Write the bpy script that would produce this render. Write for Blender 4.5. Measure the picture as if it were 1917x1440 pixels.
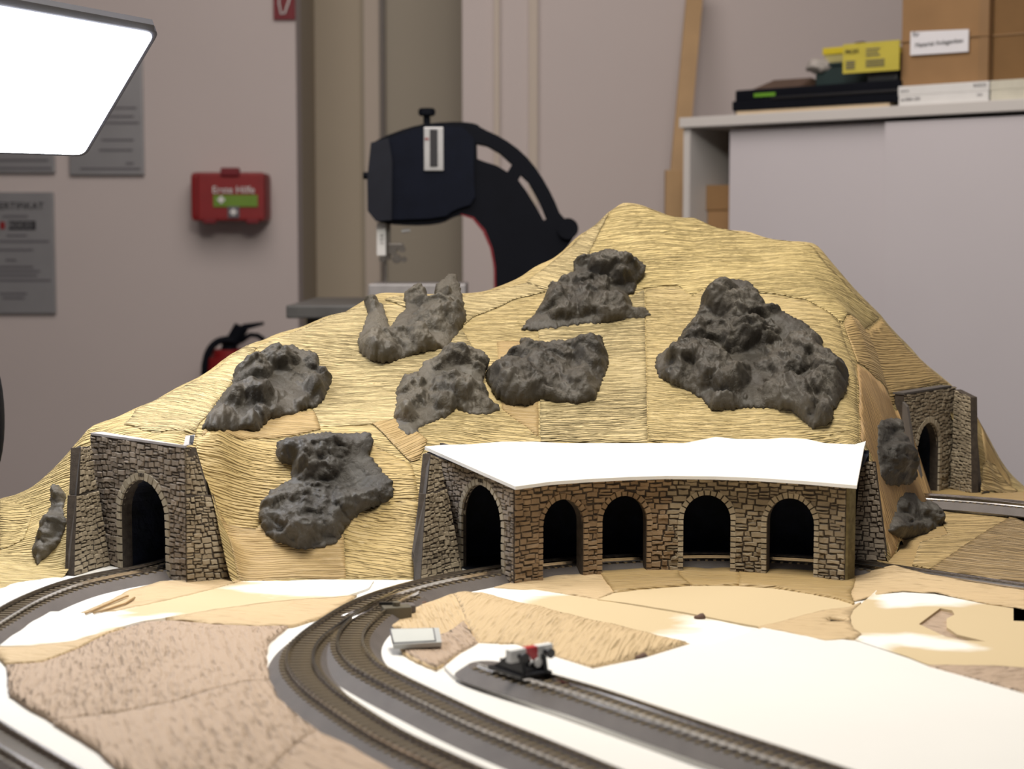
import bpy, bmesh, math, random
import numpy as np
from mathutils import Vector, Matrix
from mathutils.geometry import delaunay_2d_cdt
random.seed(7); rng = np.random.RandomState(7)
S = bpy.context.scene; COL = S.collection
for o in list(bpy.data.objects): bpy.data.objects.remove(o)

# ---------------------------------------------------------------- camera
F = 3200.0; HC = 0.28; BZ = 0.90; PITCH = math.atan(265.0 / F)
cam_d = bpy.data.cameras.new('camera'); cam = bpy.data.objects.new('camera', cam_d); COL.objects.link(cam)
cam.location = (0, 0, BZ + HC); cam.rotation_euler = (math.pi / 2 - PITCH, 0, 0)
cam_d.sensor_width = 36; cam_d.lens = F / 1917 * 36; cam_d.clip_start = 0.02
cam_d.dof.use_dof = True; cam_d.dof.focus_distance = 1.55; cam_d.dof.aperture_fstop = 8.5
S.camera = cam
# ---------------------------------------------------------------- world, lights, exposure
S.view_settings.view_transform = 'Standard'; S.view_settings.look = 'None'
S.view_settings.gamma = 1; S.view_settings.use_curve_mapping = False
S.view_settings.exposure = 0.0
W = bpy.data.worlds.new('world'); S.world = W; W.use_nodes = True
W.node_tree.nodes['Background'].inputs[0].default_value = (0.95, 0.93, 1.0, 1)
W.node_tree.nodes['Background'].inputs[1].default_value = 0.11
def area(name, loc, target, size, power, color, sizey=None):
    l = bpy.data.lights.new(name, 'AREA'); l.energy = power; l.color = color; l.size = size
    if sizey: l.shape = 'RECTANGLE'; l.size_y = sizey
    o = bpy.data.objects.new(name, l); COL.objects.link(o); o.location = loc
    o.rotation_euler = (Vector(target) - Vector(loc)).to_track_quat('-Z', 'Y').to_euler(); return o
area('work_lamp', (0.05, 1.12, BZ + 1.24), (0.10, 1.50, BZ + 0.05), 0.42, 19, (1.0, 0.945, 0.84))
area('ceiling_lamp', (-0.2, 2.3, 2.6), (0.0, 3.9, 0.9), 1.6, 31, (1.0, 0.9, 0.84))
LED_STRENGTH = 18.0

# ---------------------------------------------------------------- pixel rays -> points of the place
def ray(px, py):
    X = (px - 958.5) / F; U = (720 - py) / F
    return np.array([X, math.cos(PITCH) + U * math.sin(PITCH), -math.sin(PITCH) + U * math.cos(PITCH)])
def G(px, py, z=0.0):
    d = ray(px, py); t = (z - HC) / d[2]; return np.array([d[0] * t, d[1] * t, z])
def D(px, py, y):
    d = ray(px, py); t = y / d[1]; return np.array([d[0] * t, y, HC + d[2] * t])
def g2(px, py, z=0.0): return tuple(G(px, py, z)[:2])
B = np.array([0, 0, BZ])        # board coordinates -> world

# ---------------------------------------------------------------- noise
def hsh(i, j, s):
    v = np.sin(i * 127.1 + j * 311.7 + s * 74.7) * 43758.5453
    return v - np.floor(v)
def vnoise(x, y, s=0):
    i = np.floor(x); j = np.floor(y); fx = x - i; fy = y - j
    fx = fx * fx * (3 - 2 * fx); fy = fy * fy * (3 - 2 * fy)
    a = hsh(i, j, s); b = hsh(i + 1, j, s); c = hsh(i, j + 1, s); d = hsh(i + 1, j + 1, s)
    return (a + (b - a) * fx + (c - a) * fy + (a - b - c + d) * fx * fy) * 2 - 1
def fbm(x, y, s=0, o=4):
    r = 0; a = 1
    for k in range(o):
        r = r + a * vnoise(x * 2**k + k * 3.7, y * 2**k - k * 1.9, s + k); a *= 0.5
    return r

# ---------------------------------------------------------------- object helpers
def root_loc(o):
    while o.parent: o = o.parent
    return np.array(o.location)
def meta(o, label=None, cat=None, group=None, kind=None):
    if label: o['label'] = label
    if cat: o['category'] = cat
    if group: o['group'] = group
    if kind: o['kind'] = kind
    return o
def thing(name, loc, label, cat, group=None):
    o = bpy.data.objects.new(name, None); COL.objects.link(o); o.location = tuple(loc); o.empty_display_size = .02
    return meta(o, label, cat, group)
def mobj(name, verts, faces, mat, parent=None, smooth=False, uv=None, attr=None):
    """verts in world coordinates"""
    v = np.asarray(verts, dtype=float).reshape(-1, 3)
    if parent is not None: org = root_loc(parent)
    else: org = np.array([(v[:, 0].min() + v[:, 0].max()) / 2, (v[:, 1].min() + v[:, 1].max()) / 2, v[:, 2].min()])
    me = bpy.data.meshes.new(name); me.from_pydata((v - org).tolist(), [], [list(f) for f in faces]); 
    if uv is not None:
        ul = me.uv_layers.new(name='uv'); idx = np.zeros(len(me.loops), dtype=np.int32)
        me.loops.foreach_get('vertex_index', idx); ul.data.foreach_set('uv', np.asarray(uv)[idx].ravel())
    if attr is not None:
        a = me.attributes.new('paint', 'FLOAT', 'POINT'); a.data.foreach_set('value', np.asarray(attr, dtype=float))
    if smooth: me.polygons.foreach_set('use_smooth', [True] * len(me.polygons))
    if mat: me.materials.append(mat)
    me.update(); o = bpy.data.objects.new(name, me); COL.objects.link(o)
    if parent is not None: o.parent = parent
    else: o.location = tuple(org)
    return o
def bm_obj(name, bm, mat, parent=None, smooth=False):
    bmesh.ops.recalc_face_normals(bm, faces=bm.faces[:])
    v = [tuple(x.co) for x in bm.verts]; bm.verts.index_update()
    f = [[x.index for x in fc.verts] for fc in bm.faces]; bm.free()
    return mobj(name, v, f, mat, parent, smooth)
def box_vf(c, sx, sy, sz, rot=None, bevel=0):
    bm = bmesh.new(); bmesh.ops.create_cube(bm, size=1.0)
    for v in bm.verts: v.co = Vector((v.co.x * sx, v.co.y * sy, v.co.z * sz))
    if bevel: bmesh.ops.bevel(bm, geom=bm.edges[:], offset=bevel, segments=2, affect='EDGES', profile=.6)
    M = Matrix.Translation(Vector(c)) @ (rot.to_4x4() if rot else Matrix())
    bmesh.ops.transform(bm, matrix=M, verts=bm.verts); return bm
def RZ(a): return Matrix.Rotation(a, 3, 'Z')
def box(name, c, s, mat, parent=None, rot=None, bevel=0):
    return bm_obj(name, box_vf(c, *s, rot=rot, bevel=bevel), mat, parent)
def cyl(name, p0, p1, r0, mat, parent=None, r1=None, n=20, bevel=0, smooth=True):
    p0 = Vector(p0); p1 = Vector(p1); d = p1 - p0
    bm = bmesh.new(); bmesh.ops.create_cone(bm, cap_ends=True, segments=n, radius1=r0, radius2=r0 if r1 is None else r1, depth=d.length)
    if bevel: bmesh.ops.bevel(bm, geom=[e for e in bm.edges if len(e.link_faces) == 2 and any(len(f.verts) > 4 for f in e.link_faces)], offset=bevel, segments=2, affect='EDGES')
    q = d.to_track_quat('Z', 'Y').to_matrix().to_4x4()
    bmesh.ops.transform(bm, matrix=Matrix.Translation((p0 + p1) / 2) @ q, verts=bm.verts)
    return bm_obj(name, bm, mat, parent)
def tube(name, pts, r, mat, parent=None, n=8):
    pts = [Vector(p) for p in pts]; V = []; Fc = []
    for i, p in enumerate(pts):
        t = (pts[min(i + 1, len(pts) - 1)] - pts[max(i - 1, 0)]).normalized()
        a = t.cross(Vector((0, 0.13, 1))).normalized(); b = t.cross(a)
        for k in range(n):
            th = 2 * math.pi * k / n; V.append(tuple(p + a * r * math.cos(th) + b * r * math.sin(th)))
    for i in range(len(pts) - 1):
        for k in range(n): Fc.append((i * n + k, i * n + (k + 1) % n, (i + 1) * n + (k + 1) % n, (i + 1) * n + k))
    Fc.append(tuple(range(n - 1, -1, -1))); Fc.append(tuple((len(pts) - 1) * n + k for k in range(n)))
    return mobj(name, V, Fc, mat, parent, True)
def prism(name, pts, off, mat, parent=None, smooth=False):
    """planar polygon (3D pts) extruded by vector off"""
    n = len(pts); pts = [np.asarray(p, float) for p in pts]; off = np.asarray(off, float)
    V = pts + [p + off for p in pts]
    Fc = [tuple(range(n)), tuple(range(2 * n - 1, n - 1, -1))] + [(i, n + i, n + (i + 1) % n, (i + 1) % n) for i in range(n)]
    bm = bmesh.new(); bv = [bm.verts.new(v) for v in V]
    for f in Fc: bm.faces.new([bv[i] for i in f])
    return bm_obj(name, bm, mat, parent, smooth)
def text(name, s, c, right, up, height, mat, parent, depth=0.0004):
    cu = bpy.data.curves.new(name, 'FONT'); cu.body = s; cu.align_x = 'CENTER'; cu.align_y = 'CENTER'; cu.size = height * 1.4; cu.extrude = depth
    t = bpy.data.objects.new('tmp', cu); COL.objects.link(t)
    dg = bpy.context.evaluated_depsgraph_get(); dg.update(); me = bpy.data.meshes.new_from_object(t.evaluated_get(dg))
    bpy.data.objects.remove(t)
    r = Vector(right).normalized(); u = Vector(up); u = (u - r * u.dot(r)).normalized(); n = r.cross(u)
    V = [tuple(Vector(c) + r * v.co.x + u * v.co.y + n * v.co.z) for v in me.vertices]
    Fc = [tuple(p.vertices) for p in me.polygons]
    return mobj(name, V, Fc, mat, parent)

def inside(P, poly):
    x, y = P[:, 0], P[:, 1]; r = np.zeros(len(P), bool); n = len(poly)
    for i in range(n):
        x0, y0 = poly[i]; x1, y1 = poly[(i + 1) % n]
        if y0 == y1: continue
        c = ((y0 > y) != (y1 > y)) & (x < (x1 - x0) * (y - y0) / (y1 - y0) + x0); r ^= c
    return r
def pdist(P, poly, closed=True):
    d = np.full(len(P), 1e9); n = len(poly); poly = np.asarray(poly, float)
    for i in range(n if closed else n - 1):
        a = poly[i]; b = poly[(i + 1) % n]; ab = b - a; L = (ab**2).sum() + 1e-18
        t = np.clip(((P - a) @ ab) / L, 0, 1); q = a + t[:, None] * ab
        d = np.minimum(d, np.hypot(*(P - q).T))
    return d
def densify(poly, step, jit=0.0, seed=0):
    out = []; n = len(poly); r = np.random.RandomState(seed)
    for i in range(n):
        a = np.array(poly[i], float); b = np.array(poly[(i + 1) % n], float); m = max(1, int(np.hypot(*(b - a)) / step))
        nn = np.array([-(b - a)[1], (b - a)[0]]); nn /= (np.hypot(*nn) + 1e-12)
        for k in range(m):
            p = a + (b - a) * k / m
            if k and jit: p = p + nn * r.uniform(-jit, jit)
            out.append(tuple(p))
    return out
def smooth_poly(poly, it=2, closed=True):
    P = [np.array(p, float) for p in poly]
    for _ in range(it):
        Q = []; n = len(P)
        if not closed: Q.append(P[0])
        for i in range(n if closed else n - 1):
            a = P[i]; b = P[(i + 1) % n]; Q += [a * .75 + b * .25, a * .25 + b * .75]
        if not closed: Q.append(P[-1])
        P = Q
    return [tuple(p) for p in P]
def tri_fill(poly, step, holes=(), jit=0.25, seed=0):
    """constrained triangulation of a 2D polygon with inner points; returns pts, tris, boundary edges"""
    r = np.random.RandomState(seed); A = np.array(poly)
    nx = int((A[:, 0].max() - A[:, 0].min()) / step) + 2; ny = int((A[:, 1].max() - A[:, 1].min()) / step) + 2
    gx, gy = np.meshgrid(A[:, 0].min() + np.arange(nx) * step, A[:, 1].min() + np.arange(ny) * step)
    gx = gx + (np.arange(ny) % 2)[:, None] * step * .5
    P = np.stack([gx.ravel(), gy.ravel()], 1) + r.uniform(-jit, jit, (nx * ny, 2)) * step
    P = P[inside(P, poly)]; P = P[pdist(P, poly) > step * .45]
    for h in holes: P = P[~inside(P, h)]; P = P[pdist(P, h) > step * .45]
    vs = [Vector(p) for p in poly]; ed = [(i, (i + 1) % len(poly)) for i in range(len(poly))]
    for h in holes:
        k = len(vs); vs += [Vector(p) for p in h]; ed += [(k + i, k + (i + 1) % len(h)) for i in range(len(h))]
    vs += [Vector(p) for p in P]
    ov, oe, of, *_ = delaunay_2d_cdt(vs, ed, [], 0, 1e-7)
    V = np.array([tuple(v) for v in ov]); T = np.array([list(f) for f in of])
    c = V[T].mean(1); k = inside(c, poly)
    for h in holes: k &= ~inside(c, h)
    T = T[k]
    cr = (V[T[:, 1], 0] - V[T[:, 0], 0]) * (V[T[:, 2], 1] - V[T[:, 0], 1]) - (V[T[:, 1], 1] - V[T[:, 0], 1]) * (V[T[:, 2], 0] - V[T[:, 0], 0])
    T[cr < 0] = T[cr < 0][:, ::-1]
    E = {}
    for t in T:
        for a, b in ((t[0], t[1]), (t[1], t[2]), (t[2], t[0])):
            if (b, a) in E: del E[(b, a)]
            else: E[(a, b)] = 1
    return V, T, list(E.keys())
def sheet_mesh(V3, T, E, down):
    """add a skirt below the rim so a sheet has its thickness"""
    n = len(V3); rim = sorted({i for e in E for i in e}); m = {k: n + i for i, k in enumerate(rim)}
    V = np.vstack([V3, V3[rim] + np.array(down)]); Fc = [tuple(t) for t in T] + [(b, a, m[a], m[b]) for a, b in E]
    return V, Fc, rim

# ---------------------------------------------------------------- materials
def new_mat(name):
    m = bpy.data.materials.new(name); m.use_nodes = True; return m, m.node_tree.nodes, m.node_tree.links, m.node_tree.nodes['Principled BSDF']
def mat(name, col, rough=.6, metal=0, var=.12, scale=40, bump=0, bscale=200, spec=.5, emit=None, dist=.001, detail=4):
    m, N, L, b = new_mat(name)
    b.inputs['Roughness'].default_value = rough; b.inputs['Metallic'].default_value = metal; b.inputs['Specular IOR Level'].default_value = spec
    tc = N.new('ShaderNodeTexCoord'); no = N.new('ShaderNodeTexNoise'); no.inputs['Scale'].default_value = scale; no.inputs['Detail'].default_value = 5
    L.new(tc.outputs['Object'], no.inputs['Vector'])
    cr = N.new('ShaderNodeValToRGB'); cr.color_ramp.elements[0].position = .3; cr.color_ramp.elements[1].position = .7
    cr.color_ramp.elements[0].color = tuple(c * (1 - var) for c in col) + (1,); cr.color_ramp.elements[1].color = tuple(min(1, c * (1 + var)) for c in col) + (1,)
    L.new(no.outputs['Fac'], cr.inputs[0]); L.new(cr.outputs[0], b.inputs['Base Color'])
    if bump:
        n2 = N.new('ShaderNodeTexNoise'); n2.inputs['Scale'].default_value = bscale; n2.inputs['Detail'].default_value = detail; L.new(tc.outputs['Object'], n2.inputs['Vector'])
        bp = N.new('ShaderNodeBump'); bp.inputs['Strength'].default_value = bump; bp.inputs['Distance'].default_value = dist
        L.new(n2.outputs['Fac'], bp.inputs['Height']); L.new(bp.outputs[0], b.inputs['Normal'])
    if emit:
        b.inputs['Emission Color'].default_value = tuple(emit[0]) + (1,); b.inputs['Emission Strength'].default_value = emit[1]
    return m
def crepe(name, col, dark, su=70, sv=290, strength=1.0, dist=.0042, rough=.5, crease=.5, paint=False, spec=.4, pleat=.5):
    """crinkled crepe paper: long lens-shaped wrinkles across the sheet"""
    m, N, L, b = new_mat(name); b.inputs['Roughness'].default_value = rough; b.inputs['Specular IOR Level'].default_value = spec
    tc = N.new('ShaderNodeTexCoord')
    mp = N.new('ShaderNodeMapping'); mp.inputs['Scale'].default_value = (su, sv, 1); L.new(tc.outputs['UV'], mp.inputs[0])
    no = N.new('ShaderNodeTexNoise'); no.inputs['Scale'].default_value = 1; no.inputs['Detail'].default_value = 2.5; no.inputs['Roughness'].default_value = .45; no.inputs['Distortion'].default_value = .25
    L.new(mp.outputs[0], no.inputs['Vector'])
    mr = N.new('ShaderNodeMapRange'); mr.inputs[1].default_value = .3; mr.inputs[2].default_value = .7; L.new(no.outputs['Fac'], mr.inputs[0])
    rd = N.new('ShaderNodeValToRGB'); e = rd.color_ramp.elements
    e[0].position = 0; e[0].color = (0, 0, 0, 1); e[1].position = 1; e[1].color = (1, 1, 1, 1)
    x = e.new(.36); x.color = (.62, .62, .62, 1); L.new(mr.outputs[0], rd.inputs[0])
    mp2 = N.new('ShaderNodeMapping'); mp2.inputs['Scale'].default_value = (su * .12, sv * .05, 1); L.new(tc.outputs['UV'], mp2.inputs[0])
    n2 = N.new('ShaderNodeTexNoise'); n2.inputs['Scale'].default_value = 1; n2.inputs['Detail'].default_value = 3; L.new(mp2.outputs[0], n2.inputs['Vector'])
    mw = N.new('ShaderNodeMapping'); mw.inputs['Scale'].default_value = (su / sv * .8, 1, 1); L.new(tc.outputs['UV'], mw.inputs[0])
    wv = N.new('ShaderNodeTexWave'); wv.bands_direction = 'Y'; wv.inputs['Scale'].default_value = sv * .31; wv.inputs['Distortion'].default_value = 8; wv.inputs['Detail'].default_value = 3; wv.inputs['Detail Scale'].default_value = 1.8; L.new(mw.outputs[0], wv.inputs['Vector'])
    wm = N.new('ShaderNodeMix'); wm.inputs[0].default_value = pleat; L.new(rd.outputs[0], wm.inputs[2]); L.new(wv.outputs['Fac'], wm.inputs[3])
    mul = N.new('ShaderNodeMath'); mul.operation = 'MULTIPLY'; am = N.new('ShaderNodeMapRange'); am.inputs[1].default_value = .35; am.inputs[2].default_value = .6; am.inputs[3].default_value = .45; am.inputs[4].default_value = 1.15
    L.new(n2.outputs['Fac'], am.inputs[0]); L.new(wm.outputs[0], mul.inputs[0]); L.new(am.outputs[0], mul.inputs[1])
    bp = N.new('ShaderNodeBump'); bp.inputs['Strength'].default_value = strength; bp.inputs['Distance'].default_value = dist
    L.new(mul.outputs[0], bp.inputs['Height']); L.new(bp.outputs[0], b.inputs['Normal'])
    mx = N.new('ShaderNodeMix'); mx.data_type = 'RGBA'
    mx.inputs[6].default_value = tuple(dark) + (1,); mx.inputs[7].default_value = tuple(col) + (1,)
    cm = N.new('ShaderNodeMapRange'); cm.inputs[1].default_value = 0; cm.inputs[2].default_value = .45; cm.inputs[3].default_value = 1 - crease; cm.inputs[4].default_value = 1  # crease shade mixed into the base colour along the wrinkles
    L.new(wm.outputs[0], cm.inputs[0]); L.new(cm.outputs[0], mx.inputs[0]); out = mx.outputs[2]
    if paint:
        at = N.new('ShaderNodeAttribute'); at.attribute_name = 'paint'
        n3 = N.new('ShaderNodeTexNoise'); n3.inputs['Scale'].default_value = 60; n3.inputs['Detail'].default_value = 5; mp3 = N.new('ShaderNodeMapping'); mp3.inputs['Scale'].default_value = (.35, 1, 1)
        L.new(tc.outputs['UV'], mp3.inputs[0]); L.new(mp3.outputs[0], n3.inputs['Vector'])
        ad = N.new('ShaderNodeMath'); ad.operation = 'ADD'; L.new(at.outputs['Fac'], ad.inputs[0])
        sb = N.new('ShaderNodeMapRange'); sb.inputs[3].default_value = -.6; sb.inputs[4].default_value = .6; L.new(n3.outputs['Fac'], sb.inputs[0]); L.new(sb.outputs[0], ad.inputs[1])
        cl = N.new('ShaderNodeMapRange'); cl.inputs[1].default_value = .35; cl.inputs[2].default_value = .75; L.new(ad.outputs[0], cl.inputs[0])
        m2 = N.new('ShaderNodeMix'); m2.data_type = 'RGBA'; L.new(cl.outputs[0], m2.inputs[0]); L.new(out, m2.inputs[6]); m2.inputs[7].default_value = (.84, .82, .77, 1); out = m2.outputs[2]
    L.new(out, b.inputs['Base Color']); return m
def stone_mat(name, c1, c2):
    m, N, L, b = new_mat(name); b.inputs['Roughness'].default_value = .85; b.inputs['Specular IOR Level'].default_value = .25
    oi = N.new('ShaderNodeObjectInfo'); ge = N.new('ShaderNodeNewGeometry')
    no = N.new('ShaderNodeTexNoise'); no.inputs['Scale'].default_value = 45; no.inputs['Detail'].default_value = 4; L.new(ge.outputs['Position'], no.inputs['Vector'])
    n2 = N.new('ShaderNodeTexNoise'); n2.inputs['Scale'].default_value = 900; n2.inputs['Detail'].default_value = 3; L.new(ge.outputs['Position'], n2.inputs['Vector'])
    ri = N.new('ShaderNodeMath'); ri.operation = 'MULTIPLY_ADD'; ri.inputs[1].default_value = .35; L.new(ge.outputs['Random Per Island'], ri.inputs[0])
    a0 = N.new('ShaderNodeMath'); a0.operation = 'MULTIPLY_ADD'; a0.inputs[1].default_value = .35; L.new(oi.outputs['Random'], a0.inputs[0]); a0.inputs[2].default_value = -.35
    L.new(a0.outputs[0], ri.inputs[2])
    ad = N.new('ShaderNodeMath'); ad.operation = 'ADD'; L.new(ri.outputs[0], ad.inputs[0]); L.new(no.outputs['Fac'], ad.inputs[1])
    mx = N.new('ShaderNodeMix'); mx.data_type = 'RGBA'; mx.inputs[6].default_value = c1 + (1,); mx.inputs[7].default_value = c2 + (1,); L.new(ad.outputs[0], mx.inputs[0])
    L.new(mx.outputs[2], b.inputs['Base Color'])
    bp = N.new('ShaderNodeBump'); bp.inputs['Strength'].default_value = .5; bp.inputs['Distance'].default_value = .0008; L.new(n2.outputs['Fac'], bp.inputs['Height']); L.new(bp.outputs[0], b.inputs['Normal'])
    return m
M = {}
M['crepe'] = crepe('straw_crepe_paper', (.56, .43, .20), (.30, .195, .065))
M['crepe_low'] = crepe('shaded_straw_crepe_paper', (.49, .36, .155), (.24, .15, .045), dist=.0032, pleat=.35)  # straw crepe darkened in colour for the shade on the steep lower face
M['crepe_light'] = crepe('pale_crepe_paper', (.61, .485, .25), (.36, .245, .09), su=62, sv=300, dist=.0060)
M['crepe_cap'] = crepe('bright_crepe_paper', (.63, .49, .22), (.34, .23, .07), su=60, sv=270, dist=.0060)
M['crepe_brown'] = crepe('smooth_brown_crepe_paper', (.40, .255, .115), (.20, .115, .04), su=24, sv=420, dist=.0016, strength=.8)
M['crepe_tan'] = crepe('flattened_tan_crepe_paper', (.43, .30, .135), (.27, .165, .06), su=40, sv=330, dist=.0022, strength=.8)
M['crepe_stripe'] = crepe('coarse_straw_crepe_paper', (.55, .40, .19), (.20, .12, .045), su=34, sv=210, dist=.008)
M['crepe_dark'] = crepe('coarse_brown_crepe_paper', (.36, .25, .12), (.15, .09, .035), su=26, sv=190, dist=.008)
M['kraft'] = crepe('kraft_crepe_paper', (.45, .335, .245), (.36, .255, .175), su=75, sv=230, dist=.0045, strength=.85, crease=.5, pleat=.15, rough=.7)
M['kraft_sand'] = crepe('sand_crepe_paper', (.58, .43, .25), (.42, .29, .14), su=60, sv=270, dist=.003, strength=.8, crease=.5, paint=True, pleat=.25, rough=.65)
M['card'] = crepe('cardboard_with_white_paint', (.60, .475, .29), (.55, .43, .25), su=4, sv=9, dist=.0002, strength=.3, crease=.3, paint=True, rough=.8)
M['board'] = mat('white_board', (.76, .745, .715), .7, var=.02, scale=6)
M['foam'] = mat('white_foam_sheet', (.77, .755, .725), .75, var=.015, scale=8)
M['bed'] = mat('grey_plastic_trackbed', (.125, .108, .100), .55, var=.12, scale=60, bump=.5, bscale=1600, dist=.0006)
M['sleeper'] = mat('brown_sleeper', (.20, .155, .095), .38, var=.2, scale=90)
M['rail'] = mat('weathered_nickel_rail', (.52, .50, .49), .2, metal=1, var=.15, scale=60)
M['stone_grey'] = stone_mat('grey_beige_stone', (.17, .135, .09), (.45, .38, .275))
M['stone_dark'] = stone_mat('weathered_grey_stone', (.17, .14, .11), (.42, .35, .275))
M['stone_brown'] = stone_mat('brown_beige_stone', (.18, .12, .07), (.42, .31, .20))
M['arch_grey'] = stone_mat('arch_grey_stone', (.27, .23, .165), (.50, .43, .32))
M['joint'] = mat('dark_mortar', (.055, .042, .032), .95, var=.3, scale=200, bump=.4, bscale=900)
M['plaster'] = mat('grey_moulded_edge', (.085, .075, .07), .8, var=.15, scale=80, bump=.3, bscale=700)
M['plaster_light'] = mat('pale_grey_cast_top', (.42, .39, .38), .7, var=.12, scale=90, bump=.3, bscale=500)
M['tunnel'] = mat('blue_black_shade_lining', (.006, .008, .016), .75, var=.6, scale=70, bump=.6, bscale=120, dist=.003, spec=.3)  # interior darkness painted in: near-black colour for tunnels and gallery inside
M['black'] = mat('black_plastic', (.004, .005, .009), .7, var=.1, scale=20, spec=.12)
M['blackmetal'] = mat('black_painted_metal', (.01, .01, .012), .4, var=.1, scale=30)
M['steel'] = mat('pale_steel', (.55, .55, .56), .35, metal=.6, var=.08, scale=30)
M['steel_dark'] = mat('dark_steel', (.14, .13, .12), .45, metal=.7, var=.2, scale=60)
M['white'] = mat('white_plastic', (.75, .75, .74), .45, var=.02)
M['red'] = mat('red_plastic', (.24, .008, .010), .5, var=.06)
M['redsign'] = mat('dark_red_sign', (.17, .005, .012), .6, var=.04)
M['green'] = mat('green_label', (.14, .26, .02), .5, var=.04)
M['lime'] = mat('lime_sticker', (.13, .33, .02), .5, var=.04)
M['yellow'] = mat('yellow_card', (.62, .50, .02), .5, var=.04)
M['yellow_card'] = mat('pale_yellow_card', (.55, .47, .06), .6, var=.04)
M['print'] = mat('black_print', (.02, .02, .025), .6, var=.02)
M['print_grey'] = mat('grey_print', (.12, .115, .13), .6, var=.05)
M['plaque'] = mat('brushed_grey_plaque', (.30, .30, .31), .4, metal=.35, var=.06, scale=12)
M['wall'] = mat('painted_wall', (.56, .50, .485), .85, var=.02, scale=2, bump=.15, bscale=160)
M['wall_olive'] = mat('beige_wall', (.46, .40, .31), .85, var=.02, scale=2, bump=.15, bscale=160)
M['wall_trim'] = mat('cream_trim', (.54, .47, .40), .7, var=.02, scale=3)
M['doorfr'] = mat('brown_metal_frame', (.12, .10, .085), .5, var=.05)
M['cab'] = mat('light_grey_laminate', (.60, .57, .60), .5, var=.012, scale=5)
M['cab_edge'] = mat('pale_grey_edge', (.62, .60, .58), .5, var=.012, scale=5)
M['cardboard'] = mat('brown_cardboard', (.31, .18, .08), .85, var=.07, scale=14, bump=.2, bscale=120)
M['cardboard_d'] = mat('packing_tape', (.27, .155, .065), .5, var=.05, scale=14)
M['paper'] = mat('white_paper', (.80, .80, .84), .7, var=.01)
M['wood'] = mat('pine_board', (.42, .27, .13), .6, var=.12, scale=9)
M['wood_light'] = mat('pale_wood', (.70, .56, .38), .6, var=.08, scale=9)
M['brownroof'] = mat('brown_model_roof', (.10, .06, .04), .6, var=.1)
M['darkgreen'] = mat('dark_green_crate', (.012, .03, .03), .5, var=.1)
M['greybag'] = mat('grey_bag', (.42, .39, .36), .6, var=.1, scale=20)
M['floor'] = mat('grey_floor', (.16, .15, .15), .6, var=.08, scale=3)
M['led'] = mat('lit_led_panel', (.9, .9, .9), .5, emit=((.90, .93, 1.0), LED_STRENGTH))
M['frame_grey'] = mat('dark_grey_lamp_frame', (.05, .05, .065), .6)
M['plate'] = mat('pale_grey_plastic', (.46, .47, .46), .5, var=.03)
M['plate_in'] = mat('pale_grey_inset', (.54, .55, .52), .6, var=.03)
M['machine'] = mat('olive_grey_plastic', (.12, .105, .075), .5)
def rock_mat(name, c1, c2):
    m, N, L, b = new_mat(name); b.inputs['Roughness'].default_value = .55; b.inputs['Specular IOR Level'].default_value = .45
    tc = N.new('ShaderNodeTexCoord')
    n1 = N.new('ShaderNodeTexNoise'); n1.inputs['Scale'].default_value = 28; n1.inputs['Detail'].default_value = 7
    n2 = N.new('ShaderNodeTexNoise'); n2.inputs['Scale'].default_value = 190; n2.inputs['Detail'].default_value = 7; n2.inputs['Roughness'].default_value = .65; n2.inputs['Distortion'].default_value = .6
    n3 = N.new('ShaderNodeTexNoise'); n3.inputs['Scale'].default_value = 1100; n3.inputs['Detail'].default_value = 1
    for n in (n1, n2, n3): L.new(tc.outputs['Object'], n.inputs['Vector'])
    cr = N.new('ShaderNodeValToRGB'); cr.color_ramp.elements[0].position = .35; cr.color_ramp.elements[1].position = .68
    cr.color_ramp.elements[0].color = c1 + (1,); cr.color_ramp.elements[1].color = c2 + (1,); L.new(n1.outputs['Fac'], cr.inputs[0])
    sp = N.new('ShaderNodeMapRange'); sp.inputs[1].default_value = .80; sp.inputs[2].default_value = .83; L.new(n3.outputs['Fac'], sp.inputs[0])
    mx = N.new('ShaderNodeMix'); mx.data_type = 'RGBA'; L.new(sp.outputs[0], mx.inputs[0]); L.new(cr.outputs[0], mx.inputs[6]); mx.inputs[7].default_value = (.6, .58, .54, 1)
    L.new(mx.outputs[2], b.inputs['Base Color'])
    bp = N.new('ShaderNodeBump'); bp.inputs['Strength'].default_value = .9; bp.inputs['Distance'].default_value = .003; mk = N.new('ShaderNodeMapRange'); mk.inputs[1].default_value = .42; mk.inputs[2].default_value = .62; mk.inputs[3].default_value = .18; mk.inputs[4].default_value = 1
    n4 = N.new('ShaderNodeTexNoise'); n4.inputs['Scale'].default_value = 55; n4.inputs['Detail'].default_value = 2; L.new(tc.outputs['Object'], n4.inputs['Vector']); L.new(n4.outputs['Fac'], mk.inputs[0])
    ml = N.new('ShaderNodeMath'); ml.operation = 'MULTIPLY'; L.new(mk.outputs[0], ml.inputs[0]); L.new(n2.outputs['Fac'], ml.inputs[1])
    L.new(ml.outputs[0], bp.inputs['Height']); L.new(bp.outputs[0], b.inputs['Normal'])
    return m
M['rock'] = rock_mat('dark_grey_rock', (.042, .036, .028), (.100, .087, .068))
M['rock_light'] = rock_mat('mid_grey_rock', (.075, .065, .050), (.145, .127, .098))
M['rock_blue'] = rock_mat('slate_rock', (.042, .038, .033), (.100, .091, .078))

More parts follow.
